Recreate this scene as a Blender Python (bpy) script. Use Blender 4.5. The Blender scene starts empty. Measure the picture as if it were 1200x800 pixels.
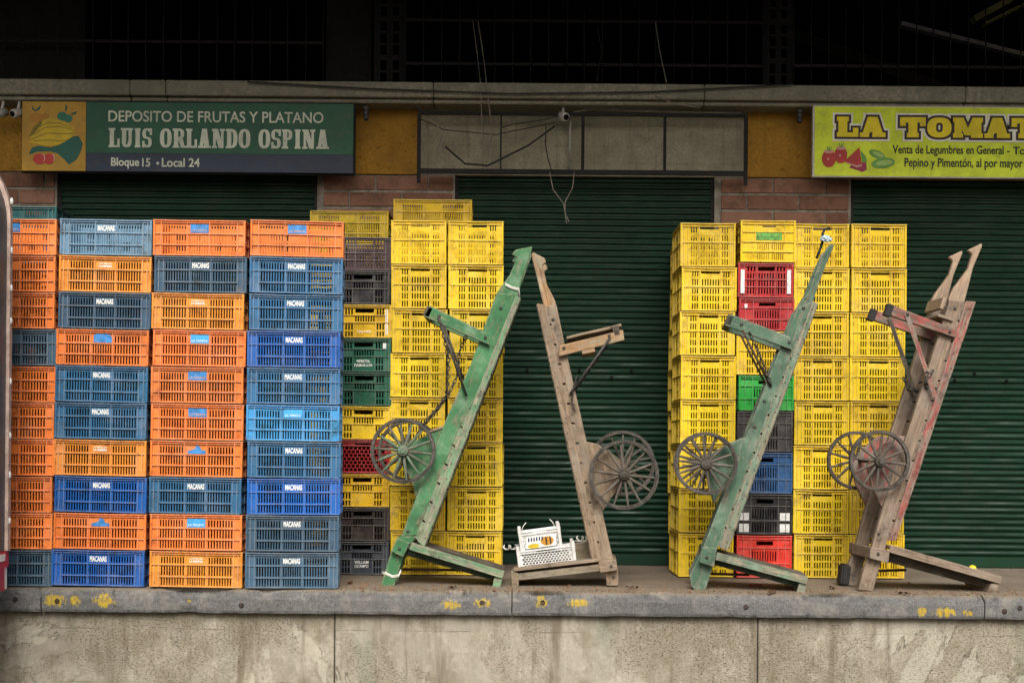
import bpy, bmesh, math, random
from mathutils import Vector, Matrix, noise as mnoise
RND = random.Random(11)
rad = math.radians
sc = bpy.context.scene
COL = sc.collection

# ------------------------------------------------------------------ camera, sky, sun, exposure
EYE, F, ROLL = 0.934, 1730.0, 0.0082          # eye height over the platform (m), focal length in photo pixels, camera roll
cam = bpy.data.cameras.new('camera')
camo = bpy.data.objects.new('camera', cam)
COL.objects.link(camo)
cam.sensor_width = 36
cam.lens = F / 1200 * 36
cam.shift_y = 122 / 1200
cam.clip_start = 0.1
cam.clip_end = 500
camo.matrix_world = Matrix.Translation((0, 0, EYE)) @ Matrix.Rotation(rad(90), 4, 'X') @ Matrix.Rotation(ROLL, 4, 'Z')
sc.camera = camo
world = bpy.data.worlds.new('World')
sc.world = world
world.use_nodes = True
wn = world.node_tree
sky = wn.nodes.new('ShaderNodeTexSky')
sky.sky_type = 'NISHITA'
sky.sun_disc = False
SUN_EL, SUN_AZ = rad(41), rad(178)             # azimuth clockwise from +Y: behind the camera
sky.sun_elevation = SUN_EL
sky.sun_rotation = SUN_AZ
sky.air_density = 1.0
sky.dust_density = 6.0
sky.ozone_density = 1.0
bgn = wn.nodes['Background']
wn.links.new(sky.outputs[0], bgn.inputs[0])
bgn.inputs[1].default_value = 0.075
sl = bpy.data.lights.new('sun', 'SUN')
sl.energy = 1.5
sl.angle = rad(28)
sl.color = (1.0, 0.985, 0.955)
so = bpy.data.objects.new('sun', sl)
COL.objects.link(so)
sdir = Vector((math.sin(SUN_AZ) * math.cos(SUN_EL), math.cos(SUN_AZ) * math.cos(SUN_EL), math.sin(SUN_EL)))
so.rotation_euler = sdir.to_track_quat('Z', 'Y').to_euler()
so.location = (2, -6, 12)
vs = sc.view_settings
vs.view_transform = 'Standard'
vs.look = 'None'
vs.gamma = 1
vs.use_curve_mapping = False
vs.exposure = 1.08


def at(px, py, Y):
    """a measured photo pixel turned into a point at distance Y"""
    dx, dy = px - 600, py - 522
    return Vector(((dx + dy * ROLL) * Y / F, Y, EYE - (dy - dx * ROLL) * Y / F))

# ------------------------------------------------------------------ object helpers


def tag(o, label=None, cat=None, group=None, kind=None):
    if label: o['label'] = label
    if cat: o['category'] = cat
    if group: o['group'] = group
    if kind: o['kind'] = kind
    return o


def empty(name, loc=(0, 0, 0), rot=(0, 0, 0)):
    o = bpy.data.objects.new(name, None)
    o.empty_display_size = 0.1
    COL.objects.link(o)
    o.location = loc
    o.rotation_euler = rot
    return o


def link(name, mesh, parent=None, loc=(0, 0, 0), rot=(0, 0, 0)):
    o = bpy.data.objects.new(name, mesh)
    COL.objects.link(o)
    if parent: o.parent = parent
    o.location = loc
    o.rotation_euler = rot
    return o


def mesh_bm(bm, name, mats, smooth=False):
    bmesh.ops.recalc_face_normals(bm, faces=bm.faces)
    me = bpy.data.meshes.new(name)
    bm.to_mesh(me)
    bm.free()
    if not isinstance(mats, (list, tuple)): mats = [mats]
    for m in mats: me.materials.append(m)
    if smooth:
        for p in me.polygons: p.use_smooth = True
    return me


def obj(name, bm, mats, parent=None, loc=(0, 0, 0), rot=(0, 0, 0), smooth=False):
    return link(name, mesh_bm(bm, name, mats, smooth), parent, loc, rot)


def box(bm, x0, x1, y0, y1, z0, z1, mi=0, M=None):
    vs_ = [bm.verts.new((x, y, z)) for x in (x0, x1) for y in (y0, y1) for z in (z0, z1)]
    fs = []
    for q in ((0, 1, 3, 2), (4, 6, 7, 5), (0, 4, 5, 1), (2, 3, 7, 6), (0, 2, 6, 4), (1, 5, 7, 3)):
        f = bm.faces.new([vs_[i] for i in q])
        f.material_index = mi
        fs.append(f)
    if M is not None:
        for v in vs_: v.co = M @ v.co
    return vs_


def prism(bm, pts, y0, y1, mi=0):
    """outline in x,z extruded from y0 to y1"""
    a = [bm.verts.new((x, y0, z)) for x, z in pts]
    b = [bm.verts.new((x, y1, z)) for x, z in pts]
    n = len(pts)
    fs = [bm.faces.new(a), bm.faces.new(b[::-1])]
    for i in range(n):
        fs.append(bm.faces.new((a[i], b[i], b[(i + 1) % n], a[(i + 1) % n])))
    for f in fs: f.material_index = mi
    return a + b


def bevel(bm, off, seg=1):
    bmesh.ops.recalc_face_normals(bm, faces=bm.faces)
    es = [e for e in bm.edges if len(e.link_faces) == 2 and e.calc_face_angle(0) > 0.5]
    bmesh.ops.bevel(bm, geom=es, offset=off, segments=seg, affect='EDGES', clamp_overlap=True)


def tube(bm, pts, r, n=8, mi=0, cap=True):
    pts = [Vector(p) for p in pts]
    rings = []
    prev = None
    for i, p in enumerate(pts):
        t = (pts[min(i + 1, len(pts) - 1)] - pts[max(i - 1, 0)]).normalized()
        up = prev if prev is not None else (Vector((0, 0, 1)) if abs(t.z) < 0.9 else Vector((1, 0, 0)))
        u = t.cross(up).normalized()
        w = u.cross(t).normalized()
        prev = w
        rings.append([bm.verts.new(p + r * (math.cos(2 * math.pi * k / n) * u + math.sin(2 * math.pi * k / n) * w)) for k in range(n)])
    for a, b in zip(rings, rings[1:]):
        for k in range(n):
            f = bm.faces.new((a[k], a[(k + 1) % n], b[(k + 1) % n], b[k]))
            f.material_index = mi
            f.smooth = True
    if cap:
        for rg, s in ((rings[0], -1), (rings[-1], 1)):
            f = bm.faces.new(rg[::-1] if s < 0 else rg)
            f.material_index = mi


def lathe(bm, prof, n=32, M=None, mi=0, smooth=True):
    """closed profile (radius, y) turned round the y axis"""
    rings = []
    for k in range(n):
        a = 2 * math.pi * k / n
        rings.append([bm.verts.new((r * math.cos(a), y, r * math.sin(a))) for r, y in prof])
    m = len(prof)
    for k in range(n):
        A, B = rings[k], rings[(k + 1) % n]
        for i in range(m):
            f = bm.faces.new((A[i], A[(i + 1) % m], B[(i + 1) % m], B[i]))
            f.material_index = mi
    if M is not None:
        for rg in rings:
            for v in rg: v.co = M @ v.co

# ------------------------------------------------------------------ material helpers


class Nt:
    def __init__(s, name, rough=0.6, spec=0.4, metal=0.0):
        s.m = bpy.data.materials.new(name)
        s.m.use_nodes = True
        s.t = s.m.node_tree
        s.b = s.t.nodes['Principled BSDF']
        s.b.inputs['Roughness'].default_value = rough
        s.b.inputs['Specular IOR Level'].default_value = spec
        s.b.inputs['Metallic'].default_value = metal
        s._c = {}

    def add(s, ty, **kw):
        n = s.t.nodes.new(ty)
        for k, v in kw.items(): setattr(n, k, v)
        return n

    def put(s, sock, v):
        if hasattr(v, 'is_linked') or isinstance(v, bpy.types.NodeSocket): s.t.links.new(v, sock)
        else:
            if isinstance(v, (tuple, list)) and len(v) == 3 and sock.type == 'RGBA': v = (*v, 1)
            sock.default_value = v

    def coord(s, scale=(1, 1, 1), kind='Object', rnd=True):
        key = (tuple(scale), kind, rnd)
        if key in s._c: return s._c[key]
        tc = s.add('ShaderNodeTexCoord')
        mp = s.add('ShaderNodeMapping')
        s.t.links.new(tc.outputs[kind], mp.inputs[0])
        mp.inputs['Scale'].default_value = scale
        if rnd:
            oi = s.add('ShaderNodeObjectInfo')
            mu = s.add('ShaderNodeMath', operation='MULTIPLY')
            s.t.links.new(oi.outputs['Random'], mu.inputs[0])
            mu.inputs[1].default_value = 57.0
            s.t.links.new(mu.outputs[0], mp.inputs['Location'])
        s._c[key] = mp.outputs[0]
        return mp.outputs[0]

    def noise(s, co, scale, detail=5, rough=0.6, dist=0.0):
        n = s.add('ShaderNodeTexNoise')
        s.t.links.new(co, n.inputs['Vector'])
        n.inputs['Scale'].default_value = scale
        n.inputs['Detail'].default_value = detail
        n.inputs['Roughness'].default_value = rough
        n.inputs['Distortion'].default_value = dist
        return n.outputs['Fac']

    def ss(s, v, a, b, lo=0.0, hi=1.0):
        n = s.add('ShaderNodeMapRange', interpolation_type='SMOOTHSTEP')
        s.put(n.inputs[0], v)
        n.inputs[1].default_value = a
        n.inputs[2].default_value = b
        n.inputs[3].default_value = lo
        n.inputs[4].default_value = hi
        return n.outputs[0]

    def math(s, op, a, b=0.0):
        n = s.add('ShaderNodeMath', operation=op)
        s.put(n.inputs[0], a)
        s.put(n.inputs[1], b)
        return n.outputs[0]

    def mix(s, f, a, b, blend='MIX'):
        n = s.add('ShaderNodeMix', data_type='RGBA', blend_type=blend)
        s.put(n.inputs[0], f)
        s.put(n.inputs[6], a)
        s.put(n.inputs[7], b)
        return n.outputs[2]

    def base(s, c): s.put(s.b.inputs['Base Color'], c)

    def rough(s, v): s.put(s.b.inputs['Roughness'], v)

    def bump(s, h, strength=0.3, dist=0.01):
        n = s.add('ShaderNodeBump')
        n.inputs['Strength'].default_value = strength
        n.inputs['Distance'].default_value = dist
        s.put(n.inputs['Height'], h)
        s.t.links.new(n.outputs[0], s.b.inputs['Normal'])


def mul(c, k): return tuple(x * k for x in c)


def plain(name, c, rough=0.6, spec=0.35, metal=0.0, var=0.25, scale=6, dirt=None, bump=0.0):
    n = Nt(name, rough, spec, metal)
    co = n.coord()
    a = n.noise(co, scale, 6, 0.65)
    col = n.mix(n.ss(a, 0.3, 0.7), mul(c, 1 - var), mul(c, 1 + var))
    if dirt:
        col = n.mix(n.ss(n.noise(co, scale * 2.3, 7, 0.7), 0.5, 0.75, 0, 0.7), col, dirt)
    n.base(col)
    if bump: n.bump(n.noise(co, scale * 8, 6), bump, 0.004)
    return n.m


def crate_plastic(name='crate_plastic', edge_light=0.0):
    n = Nt(name, 0.5, 0.22)
    oi = n.add('ShaderNodeObjectInfo')
    co = n.coord((1, 1, 1))
    base = oi.outputs['Color']
    fade = n.mix(0.55, base, (0.75, 0.72, 0.66))
    c = n.mix(n.ss(n.noise(co, 5, 5, 0.6), 0.45, 0.85, 0, 0.24), base, fade)
    dark = n.mix(1.0, base, (0.45, 0.38, 0.3), 'MULTIPLY')
    c = n.mix(n.ss(n.noise(co, 7, 8, 0.72), 0.46, 0.72, 0, 0.85), c, dark)
    if edge_light: c = n.mix(n.ss(n.noise(co, 12, 6, .7), 0.3, 0.65, edge_light * .4, edge_light), c, n.mix(0.3, base, (0.80, 0.78, 0.72)))  # paler plastic: light on the edges painted in, broken up like rubbing
    # rubbed scratches, long in x
    sc1 = n.noise(n.coord((6, 6, 60)), 3, 6, 0.7)
    c = n.mix(n.ss(sc1, 0.6, 0.8, 0, 0.28), c, fade)
    # greasy dust
    c = n.mix(n.ss(n.noise(co, 26, 6, 0.75), 0.52, 0.72, 0, 0.6), c, (0.10, 0.08, 0.055))
    # splashes of dried mud
    c = n.mix(n.ss(n.noise(co, 3.2, 9, 0.78, 0.5), 0.60, 0.68, 0, 0.5), c, (0.16, 0.125, 0.085))
    n.base(c)
    n.rough(n.ss(n.noise(co, 14, 5), 0.3, 0.7, 0.38, 0.68))
    n.bump(n.noise(co, 45, 4), 0.12, 0.003)
    return n.m


def worn_paint(name, paint, wood=(0.25, 0.17, 0.10), wear=0.5, dirty=0.45, soft=0.09):
    """painted timber, grain along local x; wear is the share of bare wood (0..1)"""
    n = Nt(name, 0.75, 0.25)
    g = n.noise(n.coord((1.2, 22, 22)), 3.0, 8, 0.65, 0.4)
    fine = n.noise(n.coord((3, 90, 90)), 2.5, 6, 0.7)
    co = n.coord()
    w = n.mix(n.ss(g, 0.3, 0.7), mul(wood, 0.5), mul(wood, 1.35))
    w = n.mix(n.ss(fine, 0.42, 0.66, 0, 0.8), w, mul(wood, 0.25))
    blot = n.noise(co, 4, 5, 0.6)
    w = n.mix(n.ss(blot, 0.42, 0.68, 0, 0.6), w, (0.20, 0.185, 0.165))
    p = n.mix(n.ss(n.noise(co, 3.5, 5), 0.3, 0.7), mul(paint, 0.75), mul(paint, 1.2))
    p = n.mix(n.ss(n.noise(co, 7, 6, .7), 0.48, 0.75, 0, 0.4), p, n.mix(0.5, paint, (0.55, 0.55, 0.5)))
    m = n.noise(n.coord((3.5, 16, 16)), 2.2, 8, 0.72)
    t = 0.30 + 0.40 * wear
    c = n.mix(n.ss(m, t - soft, t + soft), w, p)
    bv = n.add('ShaderNodeBevel', samples=4)
    bv.inputs['Radius'].default_value = 0.014
    ge = n.add('ShaderNodeNewGeometry')
    dt = n.add('ShaderNodeVectorMath', operation='DOT_PRODUCT')
    n.t.links.new(bv.outputs[0], dt.inputs[0])
    n.t.links.new(ge.outputs['Normal'], dt.inputs[1])
    ed = n.math('MULTIPLY', n.ss(dt.outputs['Value'], 0.90, 0.995, 1, 0), n.ss(n.noise(n.coord((5, 14, 14)), 3, 7, .75), .42, .56))
    c = n.mix(n.math('MULTIPLY', ed, .85), c, n.mix(n.noise(co, 20, 5), mul(wood, 1.0), n.mix(.45, wood, (0.48, 0.45, 0.38))))
    c = n.mix(n.ss(n.noise(n.coord((2, 6, 6)), 14, 6, .75), 0.64, 0.68, 0, .8), c, n.mix(0.5, wood, (0.5, 0.48, 0.42)))   # knocks and chips
    c = n.mix(n.ss(n.noise(co, 11, 8, 0.75), 0.50, 0.72, 0, min(.85, dirty * 1.3)), c, (0.035, 0.028, 0.02))
    n.base(c)
    n.bump(n.math('ADD', n.math('MULTIPLY', g, 0.6), n.math('ADD', fine, n.math('MULTIPLY', m, 0.8))), 0.5, 0.004)
    return n.m


def concrete(name, c, tint=(0.16, 0.17, 0.12), streak=0.4, pits=0.5, cracks=0.0, patches=0.0, sc_=1.0, boards=0.0, rough=0.88):
    n = Nt(name, rough, 0.2)
    co = n.coord((sc_, sc_, sc_), rnd=False)
    a = n.noise(co, 1.6, 7, 0.65)
    col = n.mix(n.ss(a, 0.3, 0.7), mul(c, 0.66), mul(c, 1.22))
    col = n.mix(n.ss(n.noise(co, 3.1, 6, .6, .6), 0.52, 0.72, 0, 0.6), col, tint)
    if patches:
        pm = n.noise(co, 0.9, 6, 0.55, 0.5)
        col = n.mix(n.ss(pm, 0.55, 0.60, 0, patches), col, mul(c, 1.5))
    if streak:
        st = n.noise(n.coord((9 * sc_, 9 * sc_, 0.5 * sc_), rnd=False), 1.2, 6, 0.6)
        col = n.mix(n.ss(st, 0.5, 0.75, 0, streak), col, mul(c, 0.36))
    gr = n.noise(co, 42, 6, 0.7)
    h = gr
    col = n.mix(n.ss(gr, 0.35, 0.65), mul(c, 0.72), col)
    if pits:
        pt = n.noise(co, 24, 4, 0.7)
        pf = n.ss(pt, 0.60, 0.68, 0, 1)
        col = n.mix(n.math('MULTIPLY', pf, pits), col, mul(c, 0.22))
        h = n.math('SUBTRACT', gr, n.math('MULTIPLY', pf, 2.0))
    if boards:
        sx = n.add('ShaderNodeSeparateXYZ')
        n.t.links.new(co, sx.inputs[0])
        wv = n.math('FRACT', n.math('ADD', n.math('MULTIPLY', sx.outputs[2], 1 / boards), n.math('MULTIPLY', n.noise(co, 2.2, 3), 0.12)))
        ln = n.math('MULTIPLY', n.ss(n.math('ABSOLUTE', n.math('SUBTRACT', wv, 0.5)), 0.0, 0.018, 1, 0), n.ss(n.noise(co, 2.7, 4), 0.42, 0.6))
        col = n.mix(n.math('MULTIPLY', ln, 0.75), col, mul(c, 0.2))
        h = n.math('SUBTRACT', h, ln)
    if cracks:
        v = n.add('ShaderNodeTexVoronoi', feature='DISTANCE_TO_EDGE')
        wob = n.add('ShaderNodeVectorMath', operation='ADD')
        nz = n.add('ShaderNodeTexNoise')
        n.t.links.new(co, nz.inputs['Vector'])
        nz.inputs['Scale'].default_value = 5
        nz.inputs['Detail'].default_value = 6
        sub = n.add('ShaderNodeVectorMath', operation='SCALE')
        n.t.links.new(nz.outputs['Color'], sub.inputs[0])
        sub.inputs['Scale'].default_value = 0.5
        n.t.links.new(co, wob.inputs[0])
        n.t.links.new(sub.outputs[0], wob.inputs[1])
        n.t.links.new(wob.outputs[0], v.inputs['Vector'])
        v.inputs['Scale'].default_value = 1.3
        ck = n.math('MULTIPLY', n.ss(v.outputs['Distance'], 0.0, 0.012, 1, 0), n.ss(n.noise(co, 0.8, 3), 0.52, 0.6))
        col = n.mix(n.math('MULTIPLY', ck, cracks), col, (0.02, 0.018, 0.012))
        h = n.math('SUBTRACT', h, n.math('MULTIPLY', ck, 2))
    n.base(col)
    n.bump(h, 0.5, 0.006)
    return n


def dock_mat():
    n = concrete('dock_concrete', (0.47, 0.435, 0.355), (0.27, 0.255, 0.195), 0.35, 0.0, 0.35, 0.0, boards=0.34)
    c = n.b.inputs['Base Color'].links[0].from_socket
    h = n.b.inputs['Normal'].links[0].from_node.inputs['Height'].links[0].from_socket
    co = n.coord(rnd=False)
    # weathered areas full of small pores beside smooth rendered ones
    area = n.ss(n.noise(co, 1.1, 6, .65, .6), 0.44, 0.58)
    po = n.noise(n.coord((1, 1, 1.7), rnd=False), 64, 6, 0.75)
    pm = n.math('MULTIPLY', n.ss(po, 0.53, 0.62), n.math('ADD', n.math('MULTIPLY', area, .95), .05))
    po2 = n.noise(n.coord((26, 26, 60), rnd=False), 1.0, 8, 0.8)
    pm2 = n.math('MULTIPLY', n.ss(po2, 0.61, 0.67), n.math('MULTIPLY', area, .8))
    fine = n.noise(co, 150, 5, 0.85)
    c = n.mix(n.ss(fine, 0.40, 0.60, 0.3, 0), c, (0.17, 0.15, 0.115))
    c = n.mix(n.math('MULTIPLY', area, .55), c, (0.25, 0.22, 0.16))
    big = n.noise(n.coord((1, 1, .45), rnd=False), 1.7, 8, .68, .5)
    c = n.mix(n.ss(big, .48, .64, 0, .5), c, (0.17, 0.145, 0.10))
    mott = n.noise(n.coord((1, 1, .55), rnd=False), 7, 8, .72)
    c = n.mix(n.ss(mott, .46, .66, 0, .6), c, (0.185, 0.155, 0.105))
    c = n.mix(n.ss(n.noise(co, 10, 8, .7), .52, .68, 0, .45), c, (0.50, 0.47, 0.39))
    c = n.mix(n.math('MULTIPLY', pm, 0.8), c, (0.085, 0.07, 0.048))
    c = n.mix(n.math('MULTIPLY', pm2, 0.7), c, (0.07, 0.058, 0.042))
    # patches of paler render with ragged borders
    pr = n.noise(co, 0.62, 9, .66, 1.0)
    c = n.mix(n.ss(pr, 0.585, 0.615, 0, 0.62), c, n.mix(n.noise(co, 6, 6), (0.36, 0.345, 0.28), (0.50, 0.475, 0.385)))
    edge = n.math('MULTIPLY', n.ss(pr, 0.588, 0.596), n.ss(pr, 0.596, 0.604, 1, 0))
    c = n.mix(n.math('MULTIPLY', edge, n.ss(n.noise(co, 5, 4), .45, .6, 0, .8)), c, (0.06, 0.05, 0.035))
    # green and brown seepage running down from the kerb
    g = n.noise(n.coord((2.6, 2.6, 0.35), rnd=False), 1.0, 6, 0.6)
    c = n.mix(n.ss(g, 0.55, 0.72, 0, 0.5), c, (0.19, 0.225, 0.16))
    g2 = n.noise(n.coord((5.5, 5.5, 0.5), rnd=False), 1.0, 7, 0.65)
    c = n.mix(n.ss(g2, 0.53, 0.68, 0, 0.7), c, (0.13, 0.105, 0.07))
    sp = n.add('ShaderNodeSeparateXYZ')
    n.t.links.new(co, sp.inputs[0])
    d = n.math('ADD', sp.outputs[2], n.math('MULTIPLY', n.noise(n.coord((9, 9, .5), rnd=False), 1.5, 7, .7), 0.22))
    c = n.mix(n.ss(d, 0.58, 0.76, 0, 0.75), c, (0.10, 0.085, 0.06))  # dark band at the top: shade below the kerb painted in with grime
    n.base(c)
    n.bump(n.math('SUBTRACT', n.math('ADD', n.math('MULTIPLY', h, .4), fine), n.math('MULTIPLY', n.math('ADD', pm, pm2), 2.0)), 0.6, 0.006)
    return n.m


M = {}
M['crate'] = crate_plastic()
M['crate_edge'] = crate_plastic('edge_lit_crate_plastic', 0.42)  # ribs and rims: painted highlights along with some wear
M['white_print'] = plain('white_print', (0.78, 0.78, 0.74), 0.6, var=0.1, scale=40)
M['pale_print'] = plain('pale_print', (0.85, 0.72, 0.55), 0.6, var=0.1, scale=40)
M['dock'] = dock_mat()
M['floor'] = concrete('platform_concrete', (0.23, 0.19, 0.145), (0.12, 0.10, 0.075), 0.0, 0.3, 0.5).m
M['beam'] = concrete('ledge_concrete', (0.27, 0.265, 0.21), (0.09, 0.09, 0.07), 0.5, 0.2).m
M['panel'] = concrete('board_marked_concrete', (0.33, 0.315, 0.235), (0.10, 0.088, 0.063), 0.9, 0.6, sc_=2.4, boards=0.31).m
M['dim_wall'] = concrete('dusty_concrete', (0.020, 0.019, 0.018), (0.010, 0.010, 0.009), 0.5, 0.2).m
M['ochre'] = concrete('ochre_paint', (0.40, 0.22, 0.035), (0.15, 0.09, 0.03), 0.5, 0.45).m
M['asphalt'] = concrete('asphalt', (0.06, 0.058, 0.055), (0.035, 0.035, 0.033), 0.0, 0.3).m


def brick_mat():
    n = Nt('brick', 0.85, 0.2)
    geo = n.add('ShaderNodeNewGeometry')
    co = n.coord(rnd=False)
    c = n.mix(geo.outputs['Random Per Island'], (0.175, 0.088, 0.06), (0.275, 0.15, 0.105))
    c = n.mix(n.ss(n.noise(co, 7, 7, .7), 0.45, 0.7, 0, 0.7), c, (0.085, 0.05, 0.036))
    c = n.mix(n.ss(n.noise(co, 16, 6, .7), 0.55, 0.75, 0, 0.5), c, (0.30, 0.23, 0.17))
    n.base(c)
    n.bump(n.noise(co, 60, 6, .7), 0.4, 0.004)
    return n.m


M['brick'] = brick_mat()
M['mortar'] = plain('mortar', (0.24, 0.22, 0.185), 0.9, 0.1, var=0.3, scale=12, dirt=(0.08, 0.07, 0.055), bump=0.3)


def shutter_mat():
    n = Nt('shutter_paint', 0.5, 0.22)
    co = n.coord()
    c = n.mix(n.ss(n.noise(co, 1.3, 6), 0.3, 0.7), (0.0024, 0.021, 0.010), (0.0036, 0.032, 0.0155))
    st = n.noise(n.coord((14, 14, 0.6)), 1.0, 6, .65)
    c = n.mix(n.ss(st, 0.5, 0.75, 0, 0.55), c, (0.010, 0.022, 0.012))
    c = n.mix(n.ss(n.noise(co, 40, 6, .7), 0.64, 0.72, 0, 0.6), c, (0.10, 0.09, 0.06))
    c = n.mix(n.ss(n.noise(co, 2.6, 7, .7, .4), .52, .72, 0, .5), c, (0.022, 0.030, 0.020))
    c = n.mix(n.ss(n.noise(n.coord((2, 2, 30)), 2, 6, .7), .60, .72, 0, .5), c, (0.035, 0.045, 0.035))
    n.base(c)
    n.rough(n.ss(n.noise(co, 5, 5), 0.3, 0.7, 0.38, 0.6))
    return n.m


M['shutter'] = shutter_mat()
M['black'] = plain('black_hole', (0.006, 0.006, 0.006), 0.9, 0.1)
M['dark_steel'] = plain('dark_steel', (0.012, 0.012, 0.013), 0.65, 0.2, 0.0, 0.3, 8)
M['rusty'] = plain('rusty_iron', (0.075, 0.05, 0.035), 0.8, 0.3, 0.4, 0.5, 30, (0.14, 0.05, 0.02), 0.3)
M['iron'] = plain('worn_iron', (0.06, 0.057, 0.053), 0.6, 0.35, 0.4, 0.4, 25, (0.06, 0.035, 0.02), 0.2)
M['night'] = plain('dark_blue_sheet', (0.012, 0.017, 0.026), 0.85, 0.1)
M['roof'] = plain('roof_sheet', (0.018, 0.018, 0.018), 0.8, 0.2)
M['grey_pipe'] = plain('grey_pipe', (0.30, 0.30, 0.28), 0.5, 0.4)
M['white_plastic'] = plain('white_plastic', (0.52, 0.52, 0.50), 0.5, 0.4, var=0.12, scale=14, dirt=(0.35, 0.32, 0.27))
M['cable'] = plain('cable', (0.02, 0.02, 0.02), 0.6)
M['pale_cable'] = plain('pale_cable', (0.22, 0.20, 0.17), 0.6)
M['rubber'] = plain('rubber', (0.02, 0.02, 0.02), 0.8, bump=0.3)
M['twine'] = plain('twine', (0.62, 0.60, 0.54), 0.8)
M['leaf'] = plain('dry_leaf', (0.16, 0.085, 0.04), 0.8, var=0.4)
M['red_scrap'] = plain('red_scrap', (0.28, 0.03, 0.025), 0.7)
M['lemon'] = plain('lemon_skin', (0.75, 0.55, 0.03), 0.45, bump=0.2)
M['bag'] = plain('plastic_bag', (0.38, 0.50, 0.56), 0.4, 0.4, var=0.2, scale=30)
WOODS = {
    'g1': worn_paint('bright_green_paint', (0.048, 0.165, 0.07), (0.27, 0.22, 0.14), 0.22, 0.5),
    'g1e': worn_paint('scuffed_green_paint', (0.105, 0.23, 0.12), (0.30, 0.28, 0.20), 0.52, 0.6),
    'g3': worn_paint('dull_green_paint', (0.066, 0.13, 0.085), (0.24, 0.20, 0.15), 0.25, 0.6),
    'g3e': worn_paint('scuffed_dull_green_paint', (0.115, 0.19, 0.13), (0.28, 0.24, 0.17), 0.48, 0.6),
    'w2': worn_paint('grey_timber', (0.25, 0.20, 0.14), (0.26, 0.18, 0.115), 0.6, 0.6, 0.2),
    'w2o': worn_paint('orange_timber', (0.30, 0.27, 0.18), (0.36, 0.21, 0.10), 0.62, 0.35, 0.12),
    'w2t': worn_paint('toe_timber', (0.21, 0.20, 0.135), (0.23, 0.17, 0.11), 0.55, 0.5, 0.15),
    'w4': worn_paint('brown_timber', (0.23, 0.18, 0.135), (0.26, 0.19, 0.135), 0.6, 0.6, 0.2),
    'w4h': worn_paint('pale_timber', (0.34, 0.26, 0.18), (0.36, 0.25, 0.17), 0.6, 0.3, 0.2),
    'r4': worn_paint('faded_red_paint', (0.27, 0.07, 0.06), (0.25, 0.19, 0.145), 0.53, 0.65, 0.07),
    'r4b': worn_paint('flaked_red_paint', (0.30, 0.055, 0.05), (0.19, 0.145, 0.11), 0.60, 0.6, 0.07),
    'gdk': worn_paint('shaded_green_paint', (0.028, 0.062, 0.036), (0.05, 0.045, 0.03), 0.3, 0.6),  # green of the toe beams with their shade painted in
    'dk': worn_paint('dark_deck_timber', (0.05, 0.045, 0.035), (0.085, 0.065, 0.045), 0.5, 0.5, 0.2),
    'wh': worn_paint('wheel_timber', (0.028, 0.024, 0.02), (0.038, 0.031, 0.024), 0.5, 0.5, 0.2),
    'whg': worn_paint('green_spoke_timber', (0.09, 0.17, 0.105), (0.12, 0.10, 0.075), 0.5, 0.6),
    'whd': worn_paint('dark_wheel_timber', (0.03, 0.026, 0.022), (0.05, 0.04, 0.03), 0.5, 0.4, 0.2),
    'whl': worn_paint('pale_spoke_timber', (0.085, 0.07, 0.056), (0.07, 0.056, 0.042), 0.5, 0.5, 0.2),
}

# ------------------------------------------------------------------ lettering


def text_mesh(s, width, height, depth=0.001, bold=0.0, name='lettering', mat=None):
    """built-in sans lettering, centred, standing in the x,z plane and facing -y"""
    cu = bpy.data.curves.new(name, 'FONT')
    cu.body = s
    cu.size = 1
    cu.offset = bold
    cu.extrude = 0.05
    cu.resolution_u = 4
    o = bpy.data.objects.new('tmp_text', cu)
    COL.objects.link(o)
    dg = bpy.context.evaluated_depsgraph_get()
    me = bpy.data.meshes.new_from_object(o.evaluated_get(dg))
    bpy.data.objects.remove(o)
    bpy.data.curves.remove(cu)
    xs = [v.co.x for v in me.vertices]
    ys = [v.co.y for v in me.vertices]
    x0, x1, y0, y1 = min(xs), max(xs), min(ys), max(ys)
    sx, sy = width / (x1 - x0), height / (y1 - y0)
    for v in me.vertices:
        x, y, z = v.co
        v.co = ((x - (x0 + x1) / 2) * sx, -z / 0.05 * depth, (y - (y0 + y1) / 2) * sy)
    me.materials.clear()
    me.materials.append(mat)
    me.name = name
    return me


def grow_poly(pts, g):
    if g == 0: return pts
    n = len(pts)
    A = sum(pts[i][0] * pts[(i + 1) % n][1] - pts[(i + 1) % n][0] * pts[i][1] for i in range(n))
    if A < 0: pts = pts[::-1]
    out = []
    for i in range(n):
        p, q, r = Vector(pts[i - 1]), Vector(pts[i]), Vector(pts[(i + 1) % n])
        d1, d2 = (q - p).normalized(), (r - q).normalized()
        n1, n2 = Vector((d1.y, -d1.x)), Vector((d2.y, -d2.x))
        b = (n1 + n2)
        k = g / max(0.35, (b.length_squared / 2))
        out.append(tuple(q + b * k))
    return out


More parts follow.
